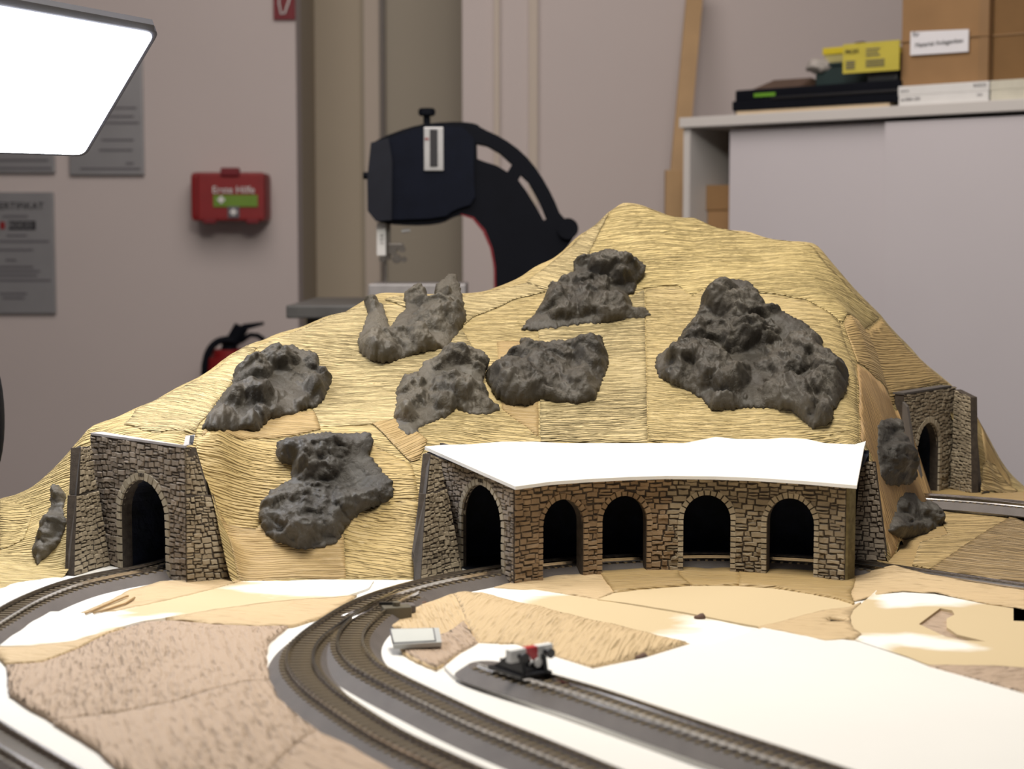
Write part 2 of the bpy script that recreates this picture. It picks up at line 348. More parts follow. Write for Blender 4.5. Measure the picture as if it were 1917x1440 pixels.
# ================================================================= ROOM
def struct(o): o['kind'] = 'structure'; return o
def wall_quad(name, x0, x1, y, z0, z1, m, th=.1):
    return struct(box(name, ((x0 + x1) / 2, y + th / 2, (z0 + z1) / 2), (x1 - x0, th, z1 - z0), m))
xL = D(556, 300, 4.2)[0]; xR = D(866, 300, 4.1)[0]
wall_quad('wall_left', -3.2, xL, 4.2, 0, 2.9, M['wall'])
struct(box('wall_recess_side', (xL - .05, 4.45, 1.45), (.1, .3, 2.9), M['wall_olive']))
wall_quad('wall_recess', xL - .1, xR + .15, 4.6, 0, 2.9, M['wall_olive'])
wall_quad('wall_right', xR, 3.4, 4.1, 0, 2.9, M['wall'])
struct(box('floor', (0, 1.6, -.05), (7.2, 6.4, .1), M['floor']))
struct(box('wall_side', (-3.25, 1.5, 1.45), (.1, 5.6, 2.9), M['wall']))
struct(box('ceiling', (0.1, 3.15, 2.95), (6.8, 3.1, .1), M['wall']))
# door frame in the recess: dark seam and darker panel
xa = D(708, 300, 4.58)[0]; xb = D(729, 300, 4.58)[0]; xc = D(862, 300, 4.58)[0]
struct(box('trim_1', ((xa + xb) / 2, 4.575, 1.45), ((xb - xa) * .45, .05, 2.9), M['doorfr']))
struct(box('door_1', ((xb + xR) / 2, 4.59, 1.35), (xR + .1 - xb + .04, .03, 2.7), mat('taupe_door', (.36, .32, .25), .6, var=.02, scale=3)))
struct(box('trim_2', (xa - .012, 4.585, 1.45), (.045, .03, 2.9), M['wall_trim']))
for i, (pa, pb) in enumerate(((925, 935), (990, 1006))):
    a = D(pa, 300, 4.09)[0]; b_ = D(pb, 300, 4.09)[0]
    struct(box('trim_%d' % (i + 3), ((a + b_) / 2, 4.092, 1.45), (b_ - a, .02, 2.9), M['wall_trim']))
# ---- plaques on the left wall
def wall_pt(px, py, y=4.195): return D(px, py, y) + B
def plaque(x0, y0, x1, y1, label, texts, lines):
    a = wall_pt(x0, y0); b = wall_pt(x1, y1); c = (a + b) / 2
    t = thing('wall_plaque', (c[0], 4.2, b[2]), label, 'plaque')
    box('plate', (c[0], 4.192, c[2]), (b[0] - a[0], .012, a[2] - b[2]), M['plaque'], t, bevel=.002)
    for s, px, py, h, m in texts: text('lettering', s, wall_pt(px, py, 4.184), (1, 0, 0), (0, 0, 1), h, m, t)
    for lx0, lx1, ly in lines:
        p = wall_pt(lx0, ly, 4.184); q = wall_pt(lx1, ly, 4.184)
        box('printed_line', ((p[0] + q[0]) / 2, 4.185, p[2]), (q[0] - p[0], .001, .0045), M['print_grey'], t)
    return t
t = plaque(-40, 360, 106, 587, 'grey certificate plaque headed ZERTIFIKAT at the left edge of the wall', [('ZERTIFIKAT', 34, 386, .017, M['print'])],
       [(5, 52, 405), (12, 50, 441), (-30, 92, 452), (-10, 62, 468), (10, 30, 487), (-20, 62, 500), (-20, 75, 508), (-20, 70, 516), (-25, 95, 525), (0, 50, 550), (5, 45, 558)])
p = wall_pt(38, 422, 4.184); box('logo_panel', (p[0] + .004, 4.185, p[2]), (.066, .001, .022), M['print'], t)
p = wall_pt(0, 422, 4.184); box('logo_square', (p[0] + .006, 4.1845, p[2]), (.012, .0012, .018), M['red'], t)
text('lettering', 'ROCO', wall_pt(38, 422, 4.1835), (1, 0, 0), (0, 0, 1), .014, M['plaque'], t)
plaque(127, 100, 271, 328, 'grey certificate plaque right beside the lit lamp panel', [], [(185, 255, 202), (195, 250, 218), (180, 260, 230), (190, 250, 262), (185, 248, 281), (235, 250, 306), (150, 262, 316)])
plaque(-40, 100, 104, 324, 'grey certificate plaque mostly hidden behind the lit lamp panel', [], [(-30, 90, 300), (-30, 96, 315)])
# ---- red sign with white pictogram
a = wall_pt(512, -22); b = wall_pt(553, 37); c = (a + b) / 2
t = thing('safety_sign', (c[0], 4.2, b[2]), 'small dark red safety sign at the top of the wall above the red box', 'sign')
box('sign_panel', (c[0], 4.194, c[2]), (b[0] - a[0], .008, a[2] - b[2]), M['redsign'], t)
tube('pictogram', [wall_pt(523, -5, 4.187), wall_pt(522, 5, 4.187), wall_pt(526, 26, 4.187), wall_pt(533, 25, 4.187), wall_pt(540, 4, 4.187), wall_pt(543, -6, 4.187)], .0022, M['white'], t)
# ---- first aid box
a = wall_pt(368, 322, 4.09); b = wall_pt(495, 414, 4.09); c = (a + b) / 2; wd = b[0] - a[0]; hh = a[2] - b[2]
t = thing('first_aid_box', (c[0], 4.15, b[2]), 'red plastic first aid case hanging on the left wall', 'first aid box')
box('case', (c[0] - .008, 4.15, c[2]), (wd + .02, .098, hh), M['red'], t, bevel=.012)
box('lid', (c[0], 4.096, c[2]), (wd, .012, hh * .97), M['red'], t, bevel=.005)
box('handle', (c[0] + .0, 4.092, c[2] + hh * .5), (.045, .02, .02), M['redsign'], t, bevel=.004)
for s in (-.32, .32): box('latch', (c[0] + s * wd, 4.10, c[2] - hh * .5), (.03, .02, .012), M['redsign'], t, bevel=.003)
text('lettering', 'Erste Hilfe', wall_pt(437, 356, 4.086), (1, 0, 0), (0, 0, 1), .017, M['white'], t)
p = wall_pt(441, 376, 4.087); box('green_label', tuple(p), (.105, .002, .028), M['green'], t)
for px, py, s in ((414, 374, .017), (437, 397, .016)):
    p = wall_pt(px, py, 4.084)
    if s < .017: box('green_label', tuple(p + (0, .002, 0)), (.027, .002, .027), M['print_grey'], t)
    bm = box_vf(tuple(p), s, .002, s * .36); b2 = box_vf(tuple(p), s * .36, .0021, s)
    me = bpy.data.meshes.new('x'); b2.to_mesh(me); bm.from_mesh(me); b2.free(); bm_obj('cross', bm, M['white'], t)
# ---- fire extinguisher
c = wall_pt(428, 640, 4.1)
t = thing('fire_extinguisher', (c[0], 4.1, c[2] - .5), 'red fire extinguisher with black hose below the red case', 'fire extinguisher')
cyl('cylinder', (c[0] + .0, 4.1, c[2] - .5), (c[0], 4.1, c[2] - .018), .060, M['red'], t, n=28, bevel=.018)
cyl('neck', (c[0] + .0, 4.1, c[2] - .03), (c[0] + .005, 4.1, c[2] + .012), .022, M['black'], t, r1=.016)
cyl('valve', wall_pt(436, 640, 4.1), wall_pt(452, 612, 4.1), .018, M['black'], t)
prism('lever', [wall_pt(432, 622, 4.09), wall_pt(455, 607, 4.09), wall_pt(492, 603, 4.09), wall_pt(492, 609, 4.09), wall_pt(458, 619, 4.09), wall_pt(440, 634, 4.09)], (0, .02, 0), M['black'], t)
tube('handle', [wall_pt(450, 640, 4.09), wall_pt(468, 627, 4.09), wall_pt(482, 628, 4.09), wall_pt(495, 637, 4.09)], .006, M['black'], t)
hp = smooth_poly([wall_pt(438, 638, 4.08), wall_pt(410, 636, 4.07), wall_pt(390, 655, 4.06), wall_pt(382, 690, 4.06), wall_pt(385, 730, 4.06), wall_pt(395, 770, 4.07)], 3, False)
tube('hose', hp, .009, M['black'], t, n=10)
box('wall_bracket', (c[0], 4.185, c[2] - .15), (.05, .06, .04), M['steel_dark'], t)

# ---- cabinet at the right (turned towards the camera)
cd = np.array([.772, -.635, 0]); cdp = np.array([.635, .772, 0]); C0 = D(1280, 232, 3.6); C0[2] = 0
def cab(t_, dpt, z): return C0 + cd * t_ + cdp * dpt + np.array([0, 0, z])
zt = D(1280, 221, 3.6)[2] + BZ; zb = D(1280, 240, 3.6)[2] + BZ
cabR = Matrix(((cd[0], cdp[0], 0), (cd[1], cdp[1], 0), (0, 0, 1)))
def cbox(name, t0, t1, d0, d1, z0, z1, m, parent, bevel=0, spin=0):
    c = cab((t0 + t1) / 2, (d0 + d1) / 2, (z0 + z1) / 2)
    return box(name, tuple(c), (t1 - t0, d1 - d0, z1 - z0), m, parent, rot=cabR @ RZ(spin), bevel=bevel)
CW = 1.15; CDp = .42
t = thing('sliding_door_cabinet', cab(CW / 2, .2, 0), 'light grey office cabinet with sliding doors standing behind the mountain', 'cabinet')
cbox('top_panel', -.004, CW, -.012, CDp, zb, zt, M['cab_edge'], t, .002)
cbox('side_panel', 0, .016, 0, CDp, .05, zb, M['cab_edge'], t)
cbox('side_panel', CW - .016, CW, 0, CDp, .05, zb, M['cab_edge'], t)
cbox('back_panel', .016, CW - .016, CDp - .01, CDp, .05, zb, M['cab'], t)
cbox('plinth', 0.01, CW - .01, .02, CDp, 0, .05, M['cab_edge'], t)
cbox('shelf', .016, CW - .016, .06, CDp - .01, 1.02, 1.04, M['cab_edge'], t)
cbox('sliding_door', .099, .48, .022, .038, .06, zb - .006, M['cab'], t, .001)
cbox('sliding_door', .4606, CW - .02, .002, .018, .06, zb - .008, M['cab'], t, .001)
zc = D(1335, 352, 3.75)[2] + BZ
t = thing('cardboard_box', cab(.2, .25, 1.04), 'brown cardboard box inside the open end of the cabinet', 'box')
cbox('carton', .018, .15, .065, .32, 1.04, zc, M['cardboard'], t, .002)
cbox('flap', .017, .15, .062, .066, zc - .05, zc + .002, M['cardboard_d'], t)
# things on the cabinet
def up(px, py, y): return D(px, py, y)[2] + BZ
t = thing('wooden_board', cab(.3, .1, zt), 'pale wooden strip under the black tray on the cabinet', 'board')
cbox('plank', .115, .46, .02, .16, zt, zt + .010, M['wood_light'], t, .001)
cbox('black_edge', .112, .115, .02, .16, zt, zt + .010, M['print'], t)
t = thing('plastic_tray', cab(.3, .1, zt + .01), 'long black plastic tray on the cabinet left of the brown carton', 'tray')
cbox('tray_base', .108, .484, .015, .17, zt + .010, zt + .030, M['black'], t, .003)
cbox('tray_body', .112, .482, .02, .16, zt + .028, zt + .052, M['black'], t, .004)
cbox('sticker', .158, .208, .018, .0195, zt + .036, zt + .043, M['lime'], t)
cbox('rim', .20, .483, .012, .03, zt + .028, zt + .034, M['blackmetal'], t, .002)
t = thing('model_house_roof', cab(.2, .1, zt + .052), 'small brown model house roof lying on the black tray', 'model roof')
pr = [cab(.14, .04, zt + .052), cab(.25, .04, zt + .052), cab(.25, .09, zt + .073), cab(.16, .09, zt + .073)]
prism('roof_slope', pr, cdp * .002 + np.array([0, 0, .002]), M['brownroof'], t)
prism('roof_slope', [cab(.27, .14, zt + .052), cab(.25, .09, zt + .073), cab(.25, .04, zt + .052)], cd * .004, M['brownroof'], t)
prism('roof_slope', [cab(.14, .14, zt + .052), cab(.27, .14, zt + .052), cab(.25, .09, zt + .073), cab(.16, .09, zt + .073)], (0, 0, .002), M['brownroof'], t)
t = thing('storage_crate', cab(.38, .12, zt + .052), 'dark green plastic crate on the black tray', 'crate')
zc1 = up(1600, 108, 3.35)
cbox('crate_body', .275, .40, .06, .16, zt + .052, zc1, M['darkgreen'], t, .004)
cbox('crate_rim', .270, .405, .055, .165, zc1 - .006, zc1, M['darkgreen'], t, .002)
t = thing('plastic_bag', cab(.28, .1, zc1), 'crumpled grey plastic bag hanging over the left end of the green crate', 'bag')
bm = bmesh.new(); bmesh.ops.create_icosphere(bm, subdivisions=3, radius=.018)
for v in bm.verts:
    k = 1 + .35 * float(vnoise(np.array(v.co.x * 150), np.array(v.co.z * 150 + v.co.y * 90), 4)); v.co = Vector(cab(.285, .06, zc1 - .004)) + Vector((v.co.x * 1.4 * k, v.co.y * k, v.co.z * .85 * k))
bm_obj('bag_body', bm, M['greybag'], t, True)
t = thing('storage_bin', cab(.36, .12, zc1), 'yellow edged clear bin on top of the green crate', 'bin')
zc2 = up(1600, 78, 3.35)
cbox('bin_body', .295, .42, .06, .15, zc1, zc2 - .012, mat('yellowish_clear_plastic', (.42, .38, .16), .4), t, .003)
cbox('bin_rim', .292, .423, .057, .153, zc2 - .014, zc2, M['yellow'], t, .002)
bm = bmesh.new(); bmesh.ops.create_icosphere(bm, subdivisions=3, radius=1)
for v in bm.verts:
    k = 1 + .3 * float(vnoise(np.array(v.co.x * 3), np.array(v.co.y * 3), 9)); v.co = Vector(cab(.36, .10, zc2 - .004)) + Vector((v.co.x * .035 * k, v.co.y * .03, v.co.z * .014 * k))
bm_obj('filling', bm, M['brownroof'], t, True)
t = thing('dark_tub', cab(.44, .1, zt + .03), 'smoky clear plastic tub between the green crate and the brown carton', 'tub')
cbox('tub_body', .406, .470, .03, .14, zt + .052, zt + .10, mat('smoky_plastic', (.05, .055, .06), .3), t, .004)
cbox('tub_lid', .406, .473, .027, .143, zt + .10, zt + .105, M['blackmetal'], t, .002)
t = thing('price_card', cab(.43, .02, zt + .09), 'yellow printed card leaning in front of the dark tub', 'card')
za = up(1650, 133, 3.32); zb2 = up(1650, 77, 3.32)
cbox('card', .365, .485, .008, .011, za, zb2, M['yellow_card'], t)
text('lettering', 'PROFI', cab(.385, .0065, zb2 - .016), cd, (0, 0, 1), .008, M['print'], t)
for i in range(3): cbox('printed_line', .415, .445 - .004 * (i % 2), .0062, .0072, zb2 - .014 - i * .006, zb2 - .012 - i * .006, M['print_grey'], t)
for i in range(4): cbox('printed_line', .415, .455, .0062, .0072, zb2 - .035 - i * .004, zb2 - .0335 - i * .004, M['print_grey'], t)
for i in range(4): cbox('printed_line', .372, .392, .0062, .0072, zb2 - .035 - i * .0045, zb2 - .033 - i * .0045, M['print_grey'], t)
# white flat boxes under the carton
def flat_box(label, t0, t1, d0, m, marks):
    q = thing('flat_box', cab((t0 + t1) / 2, .1, zt), label, 'box')
    cbox('box_body', t0, t1, d0, .3, zt, zt + .036, m, q, .001)
    cbox('box_lid', t0 - .001, t1 + .001, d0 - .001, .301, zt + .020, zt + .0375, m, q, .001)
    for s, tt, z, h, mm in marks: text('lettering', s, cab(tt, d0 - .0016, z), cd, (0, 0, 1), h, mm, q)
    return q
q = flat_box('flat white box under the left side of the brown carton', .487, .668, .005, M['white'], [('ROCO', .651, zt + .030, .006, M['print_grey']), ('Code Nr.', .50, zt + .028, .0035, M['print_grey']), ('61234', .651, zt + .013, .003, M['print_grey']), ('art.4504-1272', .512, zt + .012, .005, M['print_grey'])])
flat_box('flat cream box under the right side of the brown carton', .672, .86, .005, mat('cream_box', (.62, .60, .50), .6, var=.08, scale=30), [])
# big carton
t = thing('cardboard_carton', cab(.6, .2, zt + .0375), 'large brown taped carton with a white label on the cabinet', 'box')
zcA = zt + .0375
cbox('carton_body', .478, .655, .03, .28, zcA, zcA + .34, M['cardboard'], t, .003)
cbox('carton_right_face', .656, .86, .045, .28, zcA, zcA + .34, mat('shaded_cardboard', (.21, .115, .042), .85, var=.07, scale=14), t, .003)  # right face of the carton, its shade put into a darker cardboard colour
cbox('packing_tape', .636, .655, .0285, .0298, zcA, zcA + .34, M['cardboard_d'], t)
cbox('flap_edge', .475, .657, .0265, .030, zcA + .085, zcA + .088, M['cardboard_d'], t)
cbox('flap_edge', .475, .657, .0265, .030, zcA + .176, zcA + .180, M['cardboard_d'], t)
cbox('flap_edge', .657, .86, .0425, .045, zcA + .085, zcA + .088, M['cardboard_d'], t)
cbox('flap_edge', .657, .86, .0425, .045, zcA + .183, zcA + .187, M['cardboard_d'], t)
lb = [cab(.5, .024, up(1703, 97, 3.24)), cab(.618, .024, up(1801, 88, 3.15)), cab(.618, .024, up(1801, 45, 3.15)), cab(.5, .024, up(1703, 52, 3.24))]
lab = prism('label', lb, -cdp * .0008, M['paper'], t)
text('lettering', 'für', cab(.512, .0225, up(1713, 58, 3.24)), cd, (0, 0, 1), .009, M['print_grey'], lab)
text('lettering', 'Material Anlagenbau', cab(.559, .0225, up(1755, 73, 3.2)), cd + np.array([0, 0, .03]), (0, 0, 1), .0085, M['print'], lab)
# planks leaning behind the cabinet
a0 = D(1303, -30, 4.02) + B; a1 = D(1262, 420, 3.86) + B; dd = (a1 - a0); a1 = a0 + dd * 2.35
t = thing('wooden_plank', (a1[0], a1[1], 0), 'long pine plank leaning on the wall behind the cabinet', 'plank')
w_ = np.array([.019, 0, 0]); prism('plank', [a0 - w_, a0 + w_, a1 + w_, a1 - w_], (0, .018, 0), M['wood'], t)
a0 = D(1262, 321, 3.84) + B
t = thing('wood_offcut', (a0[0], 3.86, 0), 'short pine offcut standing left of the cabinet', 'plank')
box('offcut', (a0[0] - .003, 3.78, a0[2] / 2), (.045, .03, a0[2]), M['wood'], t, bevel=.001)

# ---- workbench and bandsaw
YB = 2.9
def sp(px, py, y=YB): return D(px, py, y) + B
zben = sp(620, 570)[2]; xb0 = sp(541, 570)[0]
t = thing('machine_bench', ((xb0 + .85) / 2 + .2, YB + .15, 0), 'dark grey topped machine bench behind the mountain', 'bench')
box('bench_top', ((xb0 + .55) / 2, YB + .17, zben - .011), (.55 - xb0, .42, .022), mat('dark_grey_bench', (.10, .10, .10), .4), t, bevel=.003)
for x in (xb0 + .05, .5):
    for y in (YB + .02, YB + .33): box('leg', (x, y, (zben - .022) / 2), (.04, .04, zben - .022), M['blackmetal'], t)
t = thing('band_saw', (.03, YB + .1, zben), 'black band saw with curved arm standing on the bench', 'band saw')
outer = [(700, 413), (689, 396), (686, 335), (693, 268), (715, 255), (760, 238), (800, 229), (860, 226), (892, 230), (900, 238), (940, 256), (980, 285), (1010, 322), (1036, 368), (1052, 408), (1078, 416), (1083, 428), (1075, 445), (1058, 470), (1045, 510), (1042, 566), (925, 566), (926, 545), (924, 500), (917, 462), (904, 430), (884, 408), (862, 401), (845, 406), (826, 417), (790, 422), (740, 421), (712, 417)]
h1 = [(891, 266), (910, 270), (935, 284), (959, 306), (950, 321), (930, 309), (905, 301), (892, 296)]
h2 = [(975, 326), (990, 340), (1012, 380), (1024, 410), (1018, 412), (1003, 385), (985, 356), (970, 336)]
def plate(name, poly, y0, y1, m, parent, holes=(), sm=1):
    poly = smooth_poly(poly, sm) if sm else poly
    P = [tuple(sp(*q, y=YB)[[0, 2]]) for q in poly]; Hs = [[tuple(sp(*q, y=YB)[[0, 2]]) for q in h] for h in holes]
    V, T, E = tri_fill(P, 1.0, Hs); n = len(V)
    V3 = [(v[0], y0, v[1]) for v in V] + [(v[0], y1, v[1]) for v in V]
    Fc = [tuple(x) for x in T] + [tuple(x + n)[::-1] for x in T] + [(b, a, a + n, b + n) for a, b in E]
    return mobj(name, V3, Fc, m, parent)
fr = plate('frame', outer, YB + .02, YB + .085, M['black'], t, [h1, h2])
plate('side_cover', [(697, 405), (694, 335), (700, 270), (762, 244), (800, 236), (888, 236), (886, 330), (890, 380), (850, 392), (830, 408), (720, 412)], YB + .012, YB + .021, mat('black_cover', (.004, .006, .014), .65, spec=.12), t)
plate('wheel_guard', [(688, 395), (687, 335), (694, 267), (727, 258), (734, 300), (733, 412), (703, 414)], YB + .002, YB + .05, mat('charcoal_cover', (.012, .014, .022), .6, spec=.2), t, sm=0)
# knob, side screw, tension scale
cyl('knob_stem', sp(799, 232, YB + .05), sp(799, 216, YB + .05), .006, M['black'], t)
cyl('tension_knob', sp(799, 217, YB + .05), sp(799, 203, YB + .05), .0145, M['black'], t, n=12, bevel=.002)
cyl('side_screw', sp(690, 329, YB + .03), sp(680, 329, YB + .03), .006, M['black'], t)
c_ = sp(812, 279, YB + .010); box('scale_plate', tuple(c_), (.033, .004, .073), M['steel'], t, bevel=.001)
c_ = sp(812, 277, YB + .0075); box('scale_slot', tuple(c_), (.013, .004, .062), M['print'], t, bevel=.001)
c_ = sp(799, 260, YB + .0075); box('scale_mark', tuple(c_), (.006, .002, .003), M['red'], t)
plate('red_edge', [(862, 400), (886, 406), (908, 430), (922, 465), (928, 500), (929, 560), (925, 560), (924, 500), (917, 465), (903, 433), (884, 410), (862, 402)], YB + .016, YB + .03, M['redsign'], t, sm=0)
c_ = sp(714, 448, YB + .035); box('blade_guard', tuple(c_), (.0155, .012, .056), M['white'], t, bevel=.001)
text('lettering', '4 2 1', c_ - np.array([-.001, .0068, 0]), (0, 0, -1), (1, 0, 0), .006, M['print'], t)
c_ = sp(728, 448, YB + .040); box('guide_post', tuple(c_), (.006, .008, .07), M['steel_dark'], t)
c_ = sp(741, 462, YB + .035); box('blade_guide', tuple(c_), (.026, .014, .012), M['steel_dark'], t, bevel=.002)
for px, py, r in ((735, 470, .007), (752, 466, .006), (742, 485, .008), (716, 485, .006), (756, 486, .005)):
    a_ = sp(px, py, YB + .026); cyl('guide_roller', a_, a_ + np.array([0, .014, 0]), r, M['steel_dark'], t, n=14)
cyl('guide_screw', sp(752, 433, YB + .035), sp(768, 431, YB + .035), .003, M['steel'], t)
a_ = sp(722, 415, YB + .04); b_ = sp(722, 540, YB + .04); box('saw_blade', tuple((a_ + b_) / 2), (.004, .0012, a_[2] - b_[2]), M['steel_dark'], t)
zt0 = sp(700, 532)[2]
box('saw_table', ((sp(690, 540)[0] + sp(872, 540)[0]) / 2, YB + .08, zt0 - .012), (sp(872, 540)[0] - sp(690, 540)[0], .17, .024), mat('pale_saw_table', (.38, .37, .38), .45, metal=.3), t, bevel=.002)
box('base', (.02, YB + .08, (zben + zt0 - .024) / 2 + .0), (.30, .15, zt0 - .024 - zben), M['black'], t, bevel=.004)
cyl('arm_joint', sp(1063, 428, YB + .01), sp(1063, 428, YB + .09), .018, M['black'], t, n=20)

# ---- LED work panel on its stand, left
c1 = D(288, 62, 1.50); c2 = D(155, 288, 1.62); c3 = D(0, 12, 1.40)
nrm = np.cross(c2 - c1, c3 - c1); nrm /= np.linalg.norm(nrm)
cpos = np.array([0, 0, HC])
if nrm @ (cpos - c1) < 0: nrm = -nrm
def onp(px, py):
    d = ray(px, py); t_ = (nrm @ (c1 - cpos)) / (nrm @ d); return cpos + d * t_ + B
Q = [onp(288, 62), onp(155, 288), onp(-190, 277), onp(-190, -22)]
t = thing('led_panel_lamp', (Q[2][0], Q[2][1], 0), 'bright rectangular LED panel lamp hanging in at upper left', 'lamp')
def inset(Q, d):
    out = []; n = len(Q)
    for i in range(n):
        a = Q[i - 1] - Q[i]; b = Q[(i + 1) % n] - Q[i]; a = a / np.linalg.norm(a); b = b / np.linalg.norm(b); s = np.linalg.norm(np.cross(a, b))
        out.append(Q[i] + (a + b) * d / s)
    return out
def roundp(Q, r, n=4):
    out = []; m = len(Q)
    for i in range(m):
        a = Q[i - 1] - Q[i]; b = Q[(i + 1) % m] - Q[i]; a = a / np.linalg.norm(a) * r; b = b / np.linalg.norm(b) * r
        for k in range(n + 1):
            s = k / n; out.append(Q[i] + a * (1 - s)**2 + b * s**2)
    return out
prism('housing', roundp(inset(Q, -.0045), .010), -nrm * .006, M['frame_grey'], t)
prism('diffuser', [q + nrm * .0012 for q in roundp(Q, .008)], -nrm * .001, M['led'], t)
tv = (Q[3] - Q[0]); tv /= np.linalg.norm(tv); sv_ = (Q[0] - Q[1]); sv_ /= np.linalg.norm(sv_)
prism('top_bar', [Q[0] + sv_ * .002, Q[3] + sv_ * .002, Q[3] + sv_ * .012, Q[0] + sv_ * .010 + tv * .004], -nrm * .006, M['frame_grey'], t)
mid = (Q[2] + Q[3]) / 2 - nrm * .02
cyl('stand_pole', (mid[0] - .05, mid[1], .05), (mid[0] - .05, mid[1], mid[2]), .011, M['blackmetal'], t)
cyl('tilt_joint', mid + np.array([-.055, 0, 0]), mid + np.array([.02, 0, 0]), .014, M['blackmetal'], t)
_c = D(-16, 780, 1.36) + B; bm = bmesh.new(); bmesh.ops.create_uvsphere(bm, u_segments=20, v_segments=14, radius=1)
for v in bm.verts: v.co = Vector(_c) + Vector((v.co.x * .0088, v.co.y * .02, v.co.z * .046))
bm_obj('dark_shape', bm, M['black'], t, True); tube('arm', [(mid[0] - .05, mid[1], _c[2]), (_c[0], _c[1], _c[2])], .005, M['blackmetal'], t)  # dark shape of unknown kind, with an added arm to the stand
for a_ in (0.3, 2.4, 4.5): cyl('leg', (mid[0] - .05, mid[1], .35), (mid[0] - .05 + .3 * math.cos(a_), mid[1] + .3 * math.sin(a_), .01), .008, M['blackmetal'], t)

# ================================================================= LAYOUT BOARD
hole = [(1897, 1133), (1950, 1134), (1950, 1172), (1897, 1170)]
holeP = [g2(*p) for p in hole]
bp_ = [(-.95, .55), (.95, .55), (.95, 1.93), (.56, 1.93), (.45, 2.1), (-.25, 2.1), (-.5, 1.74), (-.95, 1.70)]
V, T, E = tri_fill(bp_, .4, [holeP])
board = thing('layout_board', (0, 1.5, 0), 'white topped model railway board carrying the whole landscape', 'board')
V3 = np.c_[V, np.zeros(len(V))] + B; n = len(V3)
Vv = np.vstack([V3, V3 - (0, 0, .018)]); Fc = [tuple(x) for x in T] + [tuple(x + n)[::-1] for x in T] + [(b, a, a + n, b + n) for a, b in E]
mobj('board_top', Vv, Fc, M['board'], board)
hc_ = np.mean(holeP, 0); hi_ = [hc_ + (np.array(p) - hc_) * .985 for p in holeP]; V = []
for p in hi_: V += [np.array([p[0], p[1], .0022]) + B, np.array([p[0], p[1], -.12]) + B]
mobj('hole_shade_liner', V, [(0, 1, 3, 2), (2, 3, 5, 4), (4, 5, 7, 6), (6, 7, 1, 0), (1, 3, 5, 7)], M['print'], board)  # added black lining that keeps the hole dark inside
for x in (-.88, .88):
    for y in (.62, 1.62): box('leg', (x, y, (BZ - .018) / 2), (.05, .05, BZ - .018), M['wood'], board)

# ================================================================= MOUNTAIN SURFACE
cp = []
def c(px, py, y): cp.append(D(px, py, y))
ridge = [(-80, 960, 1.62), (0, 934, 1.60), (60, 912, 1.58), (100, 878, 1.57), (135, 838, 1.56), (165, 800, 1.55), (210, 785, 1.57), (250, 765, 1.585), (300, 745, 1.60), (340, 722, 1.615), (385, 700, 1.635), (430, 665, 1.65), (465, 645, 1.66), (520, 625, 1.69), (600, 595, 1.72), (680, 563, 1.755), (705, 550, 1.77), (760, 551, 1.78), (840, 550, 1.79), (920, 544, 1.81), (960, 525, 1.82), (1000, 500, 1.83), (1080, 440, 1.86), (1140, 395, 1.88), (1165, 379, 1.89), (1200, 384, 1.89), (1300, 405, 1.88), (1400, 432, 1.87), (1500, 452, 1.86), (1530, 457, 1.86), (1548, 482, 1.86), (1590, 532, 1.86), (1650, 590, 1.86), (1700, 645, 1.87), (1755, 695, 1.89), (1785, 724, 1.90), (1820, 762, 1.90), (1850, 815, 1.90), (1885, 880, 1.90), (1930, 922, 1.90), (2050, 960, 1.9)]
for r_ in ridge: c(*r_)
for px, py, y in ridge[::2]:
    p = D(px, py, y); cp.append(p + np.array([p[0] * .03, .08, -.035 - p[2] * .15])); cp.append(np.array([p[0] * 1.12, p[1] + .26, p[2] * .25 - .01])); cp.append(np.array([p[0] * 1.2, p[1] + .42, -.03]))
# left flank, left of the portal
for q in ((-80, 1000, 1.53), (30, 1000, 1.51), (0, 1060, 1.43), (60, 1055, 1.45), (100, 960, 1.50), (70, 1000, 1.475), (120, 1030, 1.455), (138, 900, 1.53), (150, 835, 1.545)): c(*q)
for px, py in ((-80, 1150), (-20, 1128), (40, 1104), (90, 1088), (126, 1080)):
    p = G(px, py, 0); cp.append(p); cp.append(p + (0, -.03, -.02))
# around the left portal
PLa = G(203, 1058)[:2]; PLb = G(352, 1092)[:2]
pn = np.array([(PLb - PLa)[1], -(PLb - PLa)[0]]); pn /= np.linalg.norm(pn)      # outward (towards the camera)
if pn[1] > 0: pn = -pn
PH = .1125
for s in (-.25, 0, .33, .66, 1.0):
    q = PLa * (1 - s) + PLb * s - pn * .014; cp.append(np.array([q[0], q[1], PH - .004])); q = q - pn * .05
    if s < .7: cp.append(np.array([q[0], q[1], PH + .010]))
for q in ((400, 950, 1.437), (375, 880, 1.452), (362, 838, 1.455), (420, 1010, 1.436), (380, 815, 1.47), (450, 790, 1.53), (430, 900, 1.462)): c(*q)
# face between portal and gallery
for px in (445, 500, 560, 620, 700, 765):
    p = G(px, 1088 - (2 if px > 600 else 0)); cp.append(p); cp.append(p + (0, -.03, -.035))
for q in ((500, 950, 1.463), (600, 1000, 1.445), (560, 900, 1.475), (700, 1000, 1.450), (640, 930, 1.47), (720, 900, 1.475), (770, 960, 1.455), (780, 880, 1.48),
          (500, 830, 1.50), (600, 825, 1.51), (700, 815, 1.515), (480, 740, 1.57), (560, 720, 1.60), (640, 680, 1.64), (600, 770, 1.555), (700, 740, 1.59), (760, 820, 1.525),
          (760, 660, 1.66), (860, 620, 1.71), (900, 740, 1.60), (900, 670, 1.66)): c(*q)
